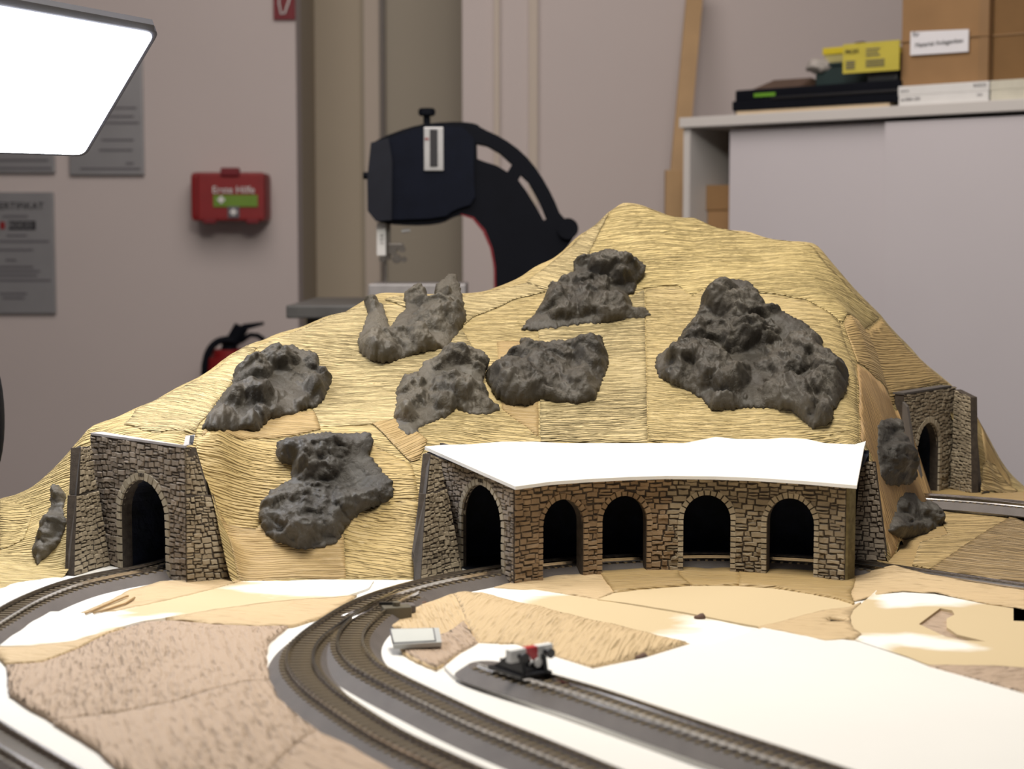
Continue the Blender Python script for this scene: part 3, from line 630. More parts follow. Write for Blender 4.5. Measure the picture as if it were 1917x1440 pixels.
# above the gallery roof
for px, yy in ((795, 1.512), (860, 1.52), (950, 1.535), (1060, 1.54), (1200, 1.545), (1320, 1.545), (1430, 1.54), (1540, 1.53), (1610, 1.515)):
    p = D(px, 834, yy); cp.append(p); cp.append(p + (0, -.02, -.02))
for q in ((1000, 740, 1.605), (1100, 740, 1.605), (1200, 740, 1.61), (1300, 740, 1.61), (1420, 740, 1.605), (1530, 740, 1.59), (1000, 640, 1.69), (1100, 640, 1.69), (1200, 640, 1.69), (1320, 640, 1.69), (1440, 640, 1.68), (1550, 640, 1.665),
          (1050, 540, 1.77), (1150, 540, 1.77), (1250, 540, 1.77), (1400, 540, 1.765), (1510, 562, 1.745), (1160, 460, 1.83), (1300, 460, 1.84), (1420, 490, 1.82), (1600, 700, 1.61), (1600, 600, 1.72), (1612, 780, 1.56)): c(*q)
# right flank
for q in ((1640, 740, 1.66), (1680, 742, 1.775), (1625, 850, 1.535), (1650, 900, 1.55), (1690, 850, 1.67), (1660, 800, 1.63), (1700, 900, 1.655), (1725, 930, 1.73), (1650, 1000, 1.515), (1690, 980, 1.60), (1640, 650, 1.75), (1700, 700, 1.82)): c(*q)
RA = np.array([.405, 1.76]); RB = np.array([.476, 1.85]); RZ0 = .0127; rd_ = (RB - RA) / np.linalg.norm(RB - RA); rn = np.array([rd_[1], -rd_[0]])
for s in (-.1, .2, .5, .8, 1.05):
    q = RA + (RB - RA) * s - rn * .014; cp.append(np.array([q[0], q[1], RZ0 + .110]))
for px, py in ((1662, 1053), (1685, 1015), (1715, 975), (1742, 946)):
    k = (1053 - py) / 107; p = G(px, py, .0127 * k); cp.append(p); cp.append(p + (.03, -.02, -.035))
for q in ((1835, 830, 1.86), (1838, 905, 1.84), (1870, 910, 1.86)): c(*q)
for px, py in ((1835, 930), (1880, 926), (1930, 938), (2050, 950)):
    p = G(px, py, .012); cp.append(p); cp.append(p + (0, -.03, -.03))
cp = np.array(cp)
RC = .006
def phi(r): return np.sqrt(r * r + RC * RC)
A = phi(np.hypot(cp[:, None, 0] - cp[None, :, 0], cp[:, None, 1] - cp[None, :, 1])); nn_ = len(cp)
Pm = np.c_[np.ones(nn_), cp[:, :2]]
KK = np.block([[A - np.eye(nn_) * 0.004, Pm], [Pm.T, np.zeros((3, 3))]])
wts = np.linalg.lstsq(KK, np.r_[cp[:, 2], 0, 0, 0], rcond=None)[0]
def Hm(x, y):
    x = np.atleast_1d(np.asarray(x, float)); y = np.atleast_1d(np.asarray(y, float)); out = np.empty(len(x))
    for i in range(0, len(x), 20000):
        X = x[i:i + 20000]; Y = y[i:i + 20000]
        out[i:i + 20000] = phi(np.hypot(X[:, None] - cp[None, :, 0], Y[:, None] - cp[None, :, 1])) @ wts[:nn_] + wts[nn_] + wts[nn_ + 1] * X + wts[nn_ + 2] * Y
    return out
_gx = np.arange(-.85, .86, .0025); _gy = np.arange(1.25, 2.4, .0025); _a, _b = np.meshgrid(_gx, _gy); _H = Hm(_a.ravel(), _b.ravel()).reshape(_a.shape)
def Hm(x, y):
    x = np.atleast_1d(np.asarray(x, float)); y = np.atleast_1d(np.asarray(y, float))
    i = np.clip((x - _gx[0]) / .0025, 0, len(_gx) - 1.001); j = np.clip((y - _gy[0]) / .0025, 0, len(_gy) - 1.001); i0 = i.astype(int); j0 = j.astype(int); fx = i - i0; fy = j - j0
    return (_H[j0, i0] * (1 - fx) + _H[j0, i0 + 1] * fx) * (1 - fy) + (_H[j0 + 1, i0] * (1 - fx) + _H[j0 + 1, i0 + 1] * fx) * fy
def Hmn(x, y): return Hm(x, y) + .0012 * fbm(np.asarray(x) * 28, np.asarray(y) * 28, 3, 3)
def hit(px, py, fn=None, y0=1.36, y1=2.1):
    ys = np.linspace(y0, y1, 500); d = ray(px, py); X = d[0] / d[1] * ys; Z = HC + d[2] / d[1] * ys
    h = Hm(X, ys) - Z; k = np.where(h > 0)[0]
    if len(k) == 0 or k[0] == 0:
        k = [int(np.argmax(h))]
        return np.array([X[k[0]], ys[k[0]], Z[k[0]] + h[k[0]]])
    i = k[0]; s = h[i - 1] / (h[i - 1] - h[i]); yy = ys[i - 1] + (ys[i] - ys[i - 1]) * s
    return np.array([d[0] / d[1] * yy, yy, HC + d[2] / d[1] * yy])
def xyuv(x, y, z, ang, ox=0, oy=0):
    u = x; v = .75 * y + 1.0 * z; ca = math.cos(ang); sa = math.sin(ang)
    return np.c_[u * ca - v * sa + ox, u * sa + v * ca + oy]

mountain = thing('papered_mountain', (.05, 1.7, BZ), 'big model mountain covered in straw coloured crepe paper sheets', 'model mountain')
PLa3 = PLa - pn * .012; PLb3 = PLb - pn * .012
outline = [(-.72, G(-80, 1150)[1]), g2(-80, 1152), g2(-20, 1130), g2(40, 1106), g2(90, 1090), g2(128, 1078), tuple(PLa3 - (PLb - PLa) * .36), tuple(PLa3 - (PLb - PLa) * .24), tuple(PLa3), tuple(PLb3 + (.0, .0)), g2(360, 1078), g2(438, 1094)]
outline += [g2(px, 1093) for px in (500, 600, 700)] + [g2(778, 1090), (-.064, 1.495)]
outline += [tuple(D(px, 834, yy - .012)[:2]) for px, yy in ((795, 1.512), (860, 1.52), (950, 1.535), (1060, 1.54), (1200, 1.545), (1320, 1.545), (1430, 1.54), (1540, 1.53), (1612, 1.515))]
outline += [g2(1622, 1046), g2(1664, 1056), g2(1690, 1020, .005), g2(1718, 980, .009), (.424, 1.755), tuple(RA - rn * .011), tuple(RB - rn * .011), (.503, 1.83), g2(1880, 930, .012), g2(1960, 944, .012), (.75, 1.85), (.75, 1.93), (.56, 1.935), (.45, 2.10), (-.25, 2.10), (-.5, 1.745), (-.72, 1.71)]
def terrain_sheet(name, poly, m, ang=0.0, off=0.0, step=.0042, parent=mountain, seed=0, th=.0009, edge=.0004, fn=Hmn, xt=0, paint=None, jag=0):
    P = densify(poly, step, edge, seed); V, T, E = tri_fill(P, step, seed=seed)
    z = fn(V[:, 0], V[:, 1]) + off + (xt * np.clip(fbm(V[:, 0] * 60, V[:, 1] * 60, seed, 2), 0, 1))
    V3 = np.c_[V, np.maximum(z, -.0006)]; W3, Fc, rim = sheet_mesh(V3, T, E, (0, 0, -th))
    uv = xyuv(W3[:, 0], W3[:, 1], W3[:, 2], ang, seed * .37, seed * .53)
    return mobj(name, W3 + B, Fc, m, parent, True, uv, None if paint is None else paint(W3))
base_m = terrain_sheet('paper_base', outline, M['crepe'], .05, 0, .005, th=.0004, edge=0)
def psheet(pts, m, ang, off, seed, **k):
    P = [tuple(hit(*p)[:2]) for p in pts]
    return terrain_sheet('crepe_sheet', P, m, ang, off, .0045, seed=seed, **k)
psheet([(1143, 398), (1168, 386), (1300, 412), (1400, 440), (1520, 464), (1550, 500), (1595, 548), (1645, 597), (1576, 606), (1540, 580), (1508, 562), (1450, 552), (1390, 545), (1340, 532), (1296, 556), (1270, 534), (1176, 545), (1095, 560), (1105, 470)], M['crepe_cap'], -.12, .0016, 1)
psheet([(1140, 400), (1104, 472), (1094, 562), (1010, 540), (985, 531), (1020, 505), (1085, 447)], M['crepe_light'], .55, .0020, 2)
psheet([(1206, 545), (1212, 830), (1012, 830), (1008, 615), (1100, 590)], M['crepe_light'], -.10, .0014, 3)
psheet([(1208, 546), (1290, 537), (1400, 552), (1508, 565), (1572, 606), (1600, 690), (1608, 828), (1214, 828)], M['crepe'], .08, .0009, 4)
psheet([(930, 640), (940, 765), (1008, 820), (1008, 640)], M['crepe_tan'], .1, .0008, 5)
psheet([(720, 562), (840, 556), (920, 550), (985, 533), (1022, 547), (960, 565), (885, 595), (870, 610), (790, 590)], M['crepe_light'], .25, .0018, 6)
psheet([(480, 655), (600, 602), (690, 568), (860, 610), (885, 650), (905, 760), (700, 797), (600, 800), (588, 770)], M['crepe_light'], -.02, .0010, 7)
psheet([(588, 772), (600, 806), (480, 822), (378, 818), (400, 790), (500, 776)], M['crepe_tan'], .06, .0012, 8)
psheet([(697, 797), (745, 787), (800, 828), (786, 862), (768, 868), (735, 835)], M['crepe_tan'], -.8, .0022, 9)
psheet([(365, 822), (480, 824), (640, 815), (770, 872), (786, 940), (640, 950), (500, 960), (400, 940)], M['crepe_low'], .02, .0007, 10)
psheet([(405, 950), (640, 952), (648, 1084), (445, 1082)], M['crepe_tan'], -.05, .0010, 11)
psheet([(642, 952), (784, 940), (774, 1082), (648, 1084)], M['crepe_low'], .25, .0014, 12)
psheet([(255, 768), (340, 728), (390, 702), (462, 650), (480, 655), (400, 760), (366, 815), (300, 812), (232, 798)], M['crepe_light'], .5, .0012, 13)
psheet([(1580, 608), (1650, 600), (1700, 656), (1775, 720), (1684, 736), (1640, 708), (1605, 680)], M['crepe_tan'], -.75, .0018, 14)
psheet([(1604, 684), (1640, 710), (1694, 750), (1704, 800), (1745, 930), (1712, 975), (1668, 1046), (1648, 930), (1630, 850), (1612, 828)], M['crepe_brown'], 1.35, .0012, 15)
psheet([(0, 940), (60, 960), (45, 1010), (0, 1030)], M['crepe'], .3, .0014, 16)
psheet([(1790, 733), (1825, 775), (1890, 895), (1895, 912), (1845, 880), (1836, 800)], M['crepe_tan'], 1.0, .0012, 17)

# right hand ground behind the front track
def Hr(x, y):
    k = np.clip((y - 1.44) / .33, 0, 1); return .013 * k + .0006 * fbm(x * 40, y * 40, 2, 2)
ground = thing('paper_ground', (.45, 1.6, BZ), 'sloping crepe paper ground between the two tracks at the right', 'model ground')
gp = [g2(1600, 1043), g2(1664, 1058), g2(1780, 1074), g2(1960, 1103), (.75, 1.72), (.75, 1.87), g2(1840, 924, .013), (.495, 1.845), (.47, 1.86), (.40, 1.775), g2(1745, 938, .012), g2(1700, 985, .008)]
terrain_sheet('paper_base', gp, M['crepe_tan'], .1, .0002, .006, ground, 20, fn=Hr)
terrain_sheet('crepe_sheet', [g2(1752, 955, .0125), g2(1898, 964, .0125), g2(1830, 1010, .006), g2(1742, 1066, .001), g2(1708, 1060, .001), g2(1722, 1015, .006), g2(1775, 1000, .007)], M['crepe_stripe'], -.12, .0016, .005, ground, 21, fn=Hr)
terrain_sheet('crepe_sheet', [g2(1742, 1068, .001), g2(1830, 1008, .006), g2(1893, 966, .0125), g2(1920, 975, .0125), g2(1960, 980, .012), g2(1960, 1101, 0), g2(1850, 1086, 0)], M['crepe_dark'], .42, .0030, .005, ground, 22, fn=Hr)
terrain_sheet('crepe_sheet', [g2(1836, 927, .013), g2(1843, 880, .04), g2(1880, 890, .04), g2(1925, 930, .013)], M['crepe_stripe'], -.1, .002, .004, ground, 23, fn=lambda x, y: np.maximum(Hm(x, y), .0125)) if False else None
psheet([(1836, 925), (1840, 872), (1862, 870), (1905, 920)], M['crepe_stripe'], -.1, .002, 23)

# ================================================================= FOREGROUND PAPERS
def bump2(x, y, cx, cy, r, h): return h * np.exp(-((x - cx)**2 + (y - cy)**2) / (2 * r * r))
def Hg(x, y):
    z = .0004 * fbm(x * 25, y * 25, 8, 3) + .0008
    for px, py, r, h in ((300, 1215, .045, .006), (260, 1330, .05, .0025), (430, 1400, .05, .0025), (120, 1290, .04, .0015)):
        a_ = G(px, py); z = z + bump2(x, y, a_[0], a_[1], r, h)
    return z
def flat_paper(name, pts, m, ang, off, seed, label, fn=Hg, th=.012, step=.006, holes=(), paint=None, cat='paper sheet', group=None, kind=None, parent=None, edge=.0005):
    P = densify([g2(*p) for p in pts], step, edge, seed); Hs = [[g2(*p) for p in h] for h in holes]
    V, T, E = tri_fill(P, step, Hs, seed=seed); z = fn(V[:, 0], V[:, 1]) + off
    W3, Fc, rim = sheet_mesh(np.c_[V, z], T, E, (0, 0, -th)); W3[len(V):, 2] = .0001; uv = xyuv(W3[:, 0], W3[:, 1], W3[:, 2], ang, seed * .3, seed * .7)
    pa = np.zeros(len(W3))
    if paint:
        for poly, w in paint:
            Pp = [g2(*p) for p in poly]; d = pdist(W3[:, :2], Pp); ins = inside(W3[:, :2], Pp); pa = np.maximum(pa, np.clip(.5 + np.where(ins, d, -d) / w, 0, 1))
    o = mobj(name, W3 + B, Fc, m, parent, m not in (M['foam'], M['card']), uv, pa)
    if parent is None: meta(o, label, cat, group)
    return o
H0 = lambda x, y: np.full(len(np.atleast_1d(x)), .0006)
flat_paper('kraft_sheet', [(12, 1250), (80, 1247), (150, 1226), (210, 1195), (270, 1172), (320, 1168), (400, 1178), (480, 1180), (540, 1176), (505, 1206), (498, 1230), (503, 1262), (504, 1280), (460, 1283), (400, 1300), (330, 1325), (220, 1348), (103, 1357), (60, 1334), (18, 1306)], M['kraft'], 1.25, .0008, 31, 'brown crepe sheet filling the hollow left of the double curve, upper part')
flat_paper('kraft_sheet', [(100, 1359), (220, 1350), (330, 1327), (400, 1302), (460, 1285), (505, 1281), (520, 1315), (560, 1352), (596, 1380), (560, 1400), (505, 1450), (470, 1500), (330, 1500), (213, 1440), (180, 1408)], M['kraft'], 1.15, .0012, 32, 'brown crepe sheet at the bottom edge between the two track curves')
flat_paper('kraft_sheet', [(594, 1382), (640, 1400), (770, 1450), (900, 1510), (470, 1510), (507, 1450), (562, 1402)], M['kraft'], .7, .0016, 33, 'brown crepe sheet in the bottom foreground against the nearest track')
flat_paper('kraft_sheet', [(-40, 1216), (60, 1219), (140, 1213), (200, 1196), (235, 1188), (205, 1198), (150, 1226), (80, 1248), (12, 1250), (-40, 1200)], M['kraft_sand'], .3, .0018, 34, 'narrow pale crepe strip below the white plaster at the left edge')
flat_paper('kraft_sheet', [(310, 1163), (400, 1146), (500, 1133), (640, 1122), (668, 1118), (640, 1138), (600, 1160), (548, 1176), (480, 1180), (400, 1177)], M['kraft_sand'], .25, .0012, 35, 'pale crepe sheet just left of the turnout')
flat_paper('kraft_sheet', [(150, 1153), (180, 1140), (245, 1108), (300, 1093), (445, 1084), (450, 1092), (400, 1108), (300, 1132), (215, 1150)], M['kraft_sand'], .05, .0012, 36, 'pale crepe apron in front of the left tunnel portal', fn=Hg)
flat_paper('plaster_path', [(-60, 1152), (100, 1150), (190, 1152), (300, 1131), (400, 1108), (450, 1093), (600, 1090), (700, 1090), (690, 1105), (650, 1120), (500, 1132), (400, 1145), (310, 1163), (260, 1172), (200, 1194), (140, 1211), (60, 1216), (-60, 1210)], M['card'], 0, .0010, 37, 'white and tan painted path curving below the left tunnel portal', paint=[([(-60, 1140), (150, 1148), (240, 1140), (230, 1165), (350, 1150), (300, 1164), (200, 1194), (140, 1215), (-60, 1220)], .04), ([(430, 1108), (500, 1085), (720, 1080), (720, 1108), (620, 1122), (520, 1120)], .05)], cat='painted path')
# paper lips: torn slits beside the left path
t = thing('torn_slit', G(200, 1140) + B, 'narrow torn slit in the paper right of the left track', 'torn paper')
P = [G(160, 1149, .0035), G(190, 1136, .0035), G(235, 1117, .0035), (G(240, 1116, .0035))]
tube('slit_edge', [p + B for p in P], .0008, M['crepe_brown'], t); tube('slit_edge', [G(*p, .0035) + B for p in ((175, 1148), (210, 1138), (235, 1130), (252, 1119))], .0008, M['crepe_brown'], t)
# apron in front of the gallery
ap = thing('gallery_apron', (G(1250, 1090) + B), 'overlapping crepe strips laid in front of the stone gallery', 'paper apron')
for i, (pts, ang, off, mm) in enumerate((
    ([(925, 1101), (965, 1092), (1010, 1082), (1130, 1072), (1138, 1092), (1158, 1108), (1120, 1124), (1050, 1112), (990, 1106)], .15, .0004, 'kraft_sand'),
    ([(1118, 1070), (1200, 1062), (1270, 1060), (1272, 1084), (1292, 1099), (1220, 1106), (1150, 1112)], -.1, .0018, 'crepe_tan'),
    ([(1268, 1060), (1386, 1062), (1385, 1098), (1296, 1100), (1270, 1080)], .2, .0010, 'crepe_tan'),
    ([(1384, 1062), (1500, 1066), (1600, 1078), (1602, 1092), (1592, 1115), (1600, 1137), (1560, 1124), (1450, 1104), (1384, 1100)], .1, .0018, 'crepe_tan'),
    (None, .35, .0, 'kraft_sand'))):
    if pts is None:
        far = [(1588, 1.430, .002), (1612, 1.424, .004), (1640, 1.413, .0085), (1680, 1.4015, .0152), (1740, 1.378, .0122), (1800, 1.360, .0112), (1900, 1.328, .0108), (1980, 1.305, .010)]
        fx = [(q[0] - 958.5) / F * q[1] * 1.003 for q in far]; fy = [q[1] for q in far]; fz = [q[2] for q in far]
        near = [(1980, 1.262), (1860, 1.296), (1760, 1.335), (1700, 1.342), (1640, 1.330), (1606, 1.318), (1592, 1.352)]
        PP = list(zip(fx, fy)) + [((q[0] - 958.5) / F * q[1], q[1]) for q in near]
        def fe(x, y):
            k = np.clip(1 - (np.interp(x, fx, fy) - y) / .052, 0, 1)**1.1; return .0010 + (np.interp(x, fx, fz) - .0024) * k + (.0032 * np.clip((x - .27) / .03, 0, 1)) * (1 - k)**.5 + .0003 * fbm(x * 60, y * 60, 4, 2)
        P = densify(PP, .004, .0004, 44); V, T, E = tri_fill(P, .004, seed=44); z = fe(V[:, 0], V[:, 1])
        W3, Fc, rim = sheet_mesh(np.c_[V, z], T, E, (0, 0, -.0008)); mobj('crepe_strip', W3 + B, Fc, M[mm], ap, True, xyuv(W3[:, 0], W3[:, 1], W3[:, 2], ang, 3, 5), np.zeros(len(W3))); continue
    flat_paper('crepe_strip', pts, M[mm], ang, off, 40 + i, None, fn=(lambda x, y: .0008 + .0007 * fbm(x * 60, y * 60, 4, 2)), parent=ap, step=.004)
flat_paper('cardboard_disc', [(1118, 1126), (1150, 1114), (1200, 1108), (1290, 1101), (1380, 1101), (1450, 1106), (1520, 1117), (1575, 1128), (1600, 1138), (1586, 1147), (1545, 1150), (1500, 1166), (1440, 1180), (1380, 1170), (1280, 1150), (1180, 1134)], M['card'], 0, .0010, 50, 'oval smooth tan cardboard piece in front of the gallery', th=.0025, cat='cardboard', fn=H0)
flat_paper('painted_ground', [(950, 1108), (1000, 1106), (1120, 1125), (1180, 1135), (1280, 1152), (1380, 1172), (1420, 1182), (1330, 1215), (1292, 1212), (1200, 1188), (1130, 1172), (1000, 1142), (930, 1120)], M['card'], 0, .0004, 51, 'tan ground fading into white paint right of the small hill', th=.002, cat='painted ground', fn=H0,
           paint=[([(900, 1100), (1060, 1108), (1000, 1125), (960, 1140), (900, 1130)], .04), ([(1270, 1155), (1420, 1170), (1450, 1200), (1300, 1230), (1150, 1195), (1290, 1180)], .05)])
flat_paper('torn_crepe', [(1420, 1181), (1460, 1172), (1500, 1160), (1540, 1150), (1590, 1144), (1612, 1134), (1596, 1150), (1590, 1165), (1598, 1185), (1612, 1194), (1600, 1203), (1545, 1207), (1500, 1196)], M['kraft_sand'], .2, .0022, 52, 'pale crepe patch with a small torn hole at the right of the oval cardboard', holes=[[(1546, 1166), (1556, 1161), (1582, 1163), (1590, 1168), (1572, 1171), (1550, 1170)]])
mh = thing('torn_flap', G(1565, 1167) + B, 'curled dark flap at the torn hole in the pale crepe patch', 'torn paper')
mobj('flap', [p + B for p in (G(1546, 1168, .001), G(1590, 1170, .001), G(1584, 1163, .003), G(1556, 1161, .004))], [(0, 1, 2, 3)], M['print'], mh)
slit = [(1720, 1176), (1760, 1146), (1782, 1150), (1787, 1158), (1772, 1166), (1772, 1182), (1792, 1196), (1845, 1209), (1800, 1207), (1770, 1200)]
flat_paper('cardboard_shape', [(1592, 1165), (1597, 1150), (1614, 1136), (1640, 1112), (1700, 1096), (1760, 1099), (1960, 1124), (1960, 1262), (1860, 1256), (1740, 1254), (1700, 1238), (1650, 1222), (1600, 1206), (1614, 1196), (1598, 1186)], M['card'], 0, .0024, 53, 'large tan cardboard shape with a hooked cut at the right edge', th=.003, cat='cardboard', fn=H0, holes=[slit, hole],
           paint=[([(1625, 1112), (1700, 1108), (1790, 1122), (1840, 1134), (1790, 1142), (1720, 1140), (1650, 1150), (1640, 1130)], .035), ([(1590, 1198), (1700, 1192), (1810, 1208), (1850, 1222), (1760, 1228), (1680, 1216), (1680, 1245), (1600, 1225)], .035)])
flat_paper('crepe_inlay', [(1712, 1178), (1765, 1142), (1792, 1156), (1780, 1184), (1800, 1198), (1850, 1212), (1790, 1212)], M['kraft'], .6, .0004, 54, 'brown crepe showing through the hooked cut in the cardboard', fn=H0)
flat_paper('kraft_sheet', [(1738, 1256), (1860, 1257), (1960, 1264), (1960, 1320), (1917, 1306), (1840, 1284)], M['kraft'], -.35, .0034, 55, 'brown ribbed crepe triangle below the large cardboard at the right', fn=H0)
# raised white sheet carrying the siding
flat_paper('foam_sheet', [(832, 1256), (885, 1212), (960, 1212), (1110, 1260), (1205, 1240), (1292, 1213), (1330, 1214), (1430, 1182), (1500, 1197), (1600, 1207), (1700, 1240), (1740, 1256), (1917, 1307), (2100, 1360), (2100, 1800), (1700, 1600), (1352, 1452), (1191, 1395), (959, 1313), (848, 1272)], M['foam'], 0, .0022, 56, 'large white foam sheet under the siding in the right foreground', th=.0027, cat='foam sheet', fn=H0, step=.02, edge=0)
# small hill
apx = G(850, 1132)[:2]; 
hillpoly = [(752, 1180), (728, 1178), (742, 1168), (790, 1140), (835, 1126), (905, 1118), (1000, 1142), (1130, 1172), (1292, 1212), (1200, 1233), (1112, 1258), (1040, 1238), (960, 1215), (890, 1216), (845, 1240), (816, 1258), (778, 1242), (755, 1228), (740, 1205)]
hA = D(850, 1111, apx[1]); hh_ = hA[2]
def Hh(x, y):
    ap_ = np.array([hA[0], hA[1]]); r1 = G(1000, 1175)[:2]; r2 = G(1180, 1215)[:2]
    dx = x - ap_[0]; dy = y - ap_[1]
    ang = np.arctan2(dy, dx); r = np.hypot(dx, dy)
    P = np.c_[x, y]; d = pdist(P, [g2(*p) for p in hillpoly])
    z = .0025 + np.clip(1 - r / .105, 0, 1)**1.05 * (hh_ - .003) * np.clip(d / .012 + .25, 0, 1)
    z2 = .0025 + .008 * np.clip(1 - pdist(P, [ap_, r1, r2], False) / .06, 0, 1) * np.clip(d / .02, 0, 1)
    return np.maximum(z, z2) + .0006 * fbm(x * 50, y * 50, 5, 2)
hill = thing('paper_hill', (G(880, 1190) + B), 'small crepe covered hill between the curve and the siding', 'model hill')
flat_paper('crepe_sheet', hillpoly, M['kraft_sand'], 1.35, .0, 60, None, fn=Hh, parent=hill, step=.004, th=.003)
flat_paper('crepe_sheet', [(848, 1134), (905, 1132), (1000, 1143), (1130, 1173), (1285, 1212), (1200, 1232), (1112, 1256), (1040, 1237), (965, 1214), (900, 1212), (880, 1190), (865, 1160)], M['kraft_sand'], 1.9, .0010, 61, None, fn=Hh, parent=hill, step=.004)
flat_paper('crepe_sheet', [(830, 1196), (868, 1178), (895, 1212), (845, 1240), (816, 1257), (778, 1240), (757, 1226), (790, 1214)], M['kraft'], 1.2, .0014, 62, None, fn=Hh, parent=hill, step=.004)

# grey plastic plate leaning on the hill
q = [G(737, 1216, .004), G(827, 1211, .006), G(822, 1184, .010), G(730, 1186, .010)]
t = thing('plastic_plate', (q[0] + q[1]) / 2 + B, 'pale grey framed plastic plate lying on the small hill', 'plate')
prism('frame', [p + B for p in q], (0, -.001, .0035), M['plate'], t)
cen = sum(q) / 4; prism('inset', [cen + (p - cen) * np.array([.84, .84, .84]) + B + (-.002, -.001, .0036) for p in q], (0, 0, .0005), M['plate_in'], t)
for i_ in range(4):
    a_ = cen + (q[i_] - cen) * .88 + B + (-.002, -.001, .0036); b_ = cen + (q[(i_ + 1) % 4] - cen) * .88 + B + (-.002, -.001, .0036); tube('groove', [a_, b_], .00045, M['print_grey'], t, n=5)
for px, py, lab in ((1310, 1156, 'tiny curled brown paper end beside the oval cardboard'), (1201, 1231, 'small pinkish nub at the front rim of the crepe hill'), (1872, 1097, 'small dark nub beside the rear track at far right'), (791, 1133, 'small reddish scrap behind the grey point motor')):
    q = G(px, py, .002) + B; bm = bmesh.new(); bmesh.ops.create_icosphere(bm, subdivisions=2, radius=.0035)
    for v in bm.verts: v.co = Vector(q) + Vector((v.co.x * 1.3, v.co.y * .8, v.co.z * (.8 + .3 * math.sin(v.co.x * 900))))
    meta(bm_obj('paper_scrap', bm, mat('brown_scrap', (.12, .07, .05), .8), None, True), lab, 'scrap')

# ================================================================= TRACKS
def spline(P, step=.004):
    P = [np.array(p, float) for p in P]; out = []
    P = [2 * P[0] - P[1]] + P + [2 * P[-1] - P[-2]]
    for i in range(1, len(P) - 2):
        n = max(2, int(np.linalg.norm(P[i + 1] - P[i]) / .002))
        for k in range(n):
            t_ = k / n; a, b_, c_, d_ = P[i - 1:i + 3]
            out.append(.5 * ((2 * b_) + (-a + c_) * t_ + (2 * a - 5 * b_ + 4 * c_ - d_) * t_**2 + (-a + 3 * b_ - 3 * c_ + d_) * t_**3))
    out.append(P[-2]); out = np.array(out)
    for _ in range(14): out[1:-1] = (out[:-2] + out[1:-1] * 2 + out[2:]) / 4
    s = np.r_[0, np.cumsum(np.linalg.norm(np.diff(out, axis=0), axis=1))]; ss = np.arange(0, s[-1], step)
    return np.c_[[np.interp(ss, s, out[:, k]) for k in range(3)]].T
RT = .0105      # rail top above base
sl_me = bpy.data.meshes.new('sleeper')
_b = box_vf((0, 0, 0), .0024, .027, .0012); _b.to_mesh(sl_me); _b.free(); sl_me.materials.append(M['sleeper'])
def sweep(name, C, prof, m, parent, closed=True):
    n = len(prof); V = []; Fc = []
    Tn = np.gradient(C, axis=0); Tn /= np.linalg.norm(Tn, axis=1)[:, None]; Nn = np.c_[-Tn[:, 1], Tn[:, 0], np.zeros(len(C))]; Nn /= np.linalg.norm(Nn, axis=1)[:, None]
    for i in range(len(C)):
        for a, z in prof: V.append(C[i] + Nn[i] * a + (0, 0, z))
    for i in range(len(C) - 1):
        for k in range(n): Fc.append((i * n + k, (i + 1) * n + k, (i + 1) * n + (k + 1) % n, i * n + (k + 1) % n))
    Fc.append(tuple(range(n))); Fc.append(tuple((len(C) - 1) * n + k for k in range(n - 1, -1, -1)))
    return mobj(name, np.array(V) + B, Fc, m, parent)
def track(pts, label, z0=.0003, bedw=(.0135, .0215), bed=True, sleepers=True, skip=0, left_w=None):
    C = spline([G(px, py, z0 + RT) - (0, 0, RT) for px, py in pts]) if not isinstance(pts, np.ndarray) else pts
    t = thing('railway_track', C[len(C) // 2] + B, label, 'railway track')
    a, b_ = bedw
    sweep('trackbed', C, [(-b_, -.0003), (b_, -.0003), (a, .0062), (-a, .0062)], M['bed'], t)
    for s in (-1, 1):
        o_ = s * .00855
        sweep('rail', C, [(o_ - .0011, .0072), (o_ + .0011, .0072), (o_ + .0004, .0080), (o_ + .0004, .0094), (o_ + .0008, .0097), (o_ + .0008, RT), (o_ - .0008, RT), (o_ - .0008, .0097), (o_ - .0004, .0094), (o_ - .0004, .0080)], M['rail'], t)
    L = np.r_[0, np.cumsum(np.linalg.norm(np.diff(C, axis=0), axis=1))]; r0 = root_loc(t)
    for s in np.arange(.003, L[-1], .0075)[:300]:
        p = np.array([np.interp(s, L, C[:, k]) for k in range(3)]); i = min(len(C) - 2, int(np.searchsorted(L, s))); d = C[i + 1] - C[i]
        o = bpy.data.objects.new('sleeper', sl_me); COL.objects.link(o); o.parent = t; o.location = tuple(p + B + (0, 0, .0066) - r0); o.rotation_euler = (0, 0, math.atan2(d[1], d[0]))
    return C, t
main_pts = [(1210, 1580), (1040, 1513), (900, 1452), (827, 1419), (727, 1371), (647, 1321), (592, 1280), (562, 1240), (572, 1200), (620, 1161), (694, 1119), (794, 1088), (895, 1068), (960, 1058), (1048, 1048), (1160, 1041), (1320, 1036), (1480, 1041), (1590, 1050), (1750, 1072), (1900, 1094), (1990, 1107)]
C_main, t_main = track(main_pts, 'outer track curving through the stone gallery and out to the right edge')
C_2, t_2 = track([(1330, 1528), (1200, 1472), (1100, 1430), (994, 1386), (894, 1345), (794, 1298), (727, 1265), (678, 1235), (655, 1200), (668, 1167), (712, 1132), (765, 1104)], 'inner track curve branching off at the turnout')
C_3, t_3 = track([(1800, 1524), (1500, 1423), (1346, 1373), (1191, 1321), (1100, 1291), (1000, 1262), (940, 1244), (912, 1234)], 'straight dead end siding running to the buffer stop', z0=.0033, bedw=(.0132, .0205))
C_4, t_4 = track([(-140, 1290), (-60, 1335), (0, 1372), (70, 1414), (150, 1462), (260, 1530)], 'straight track crossing the bottom left corner')
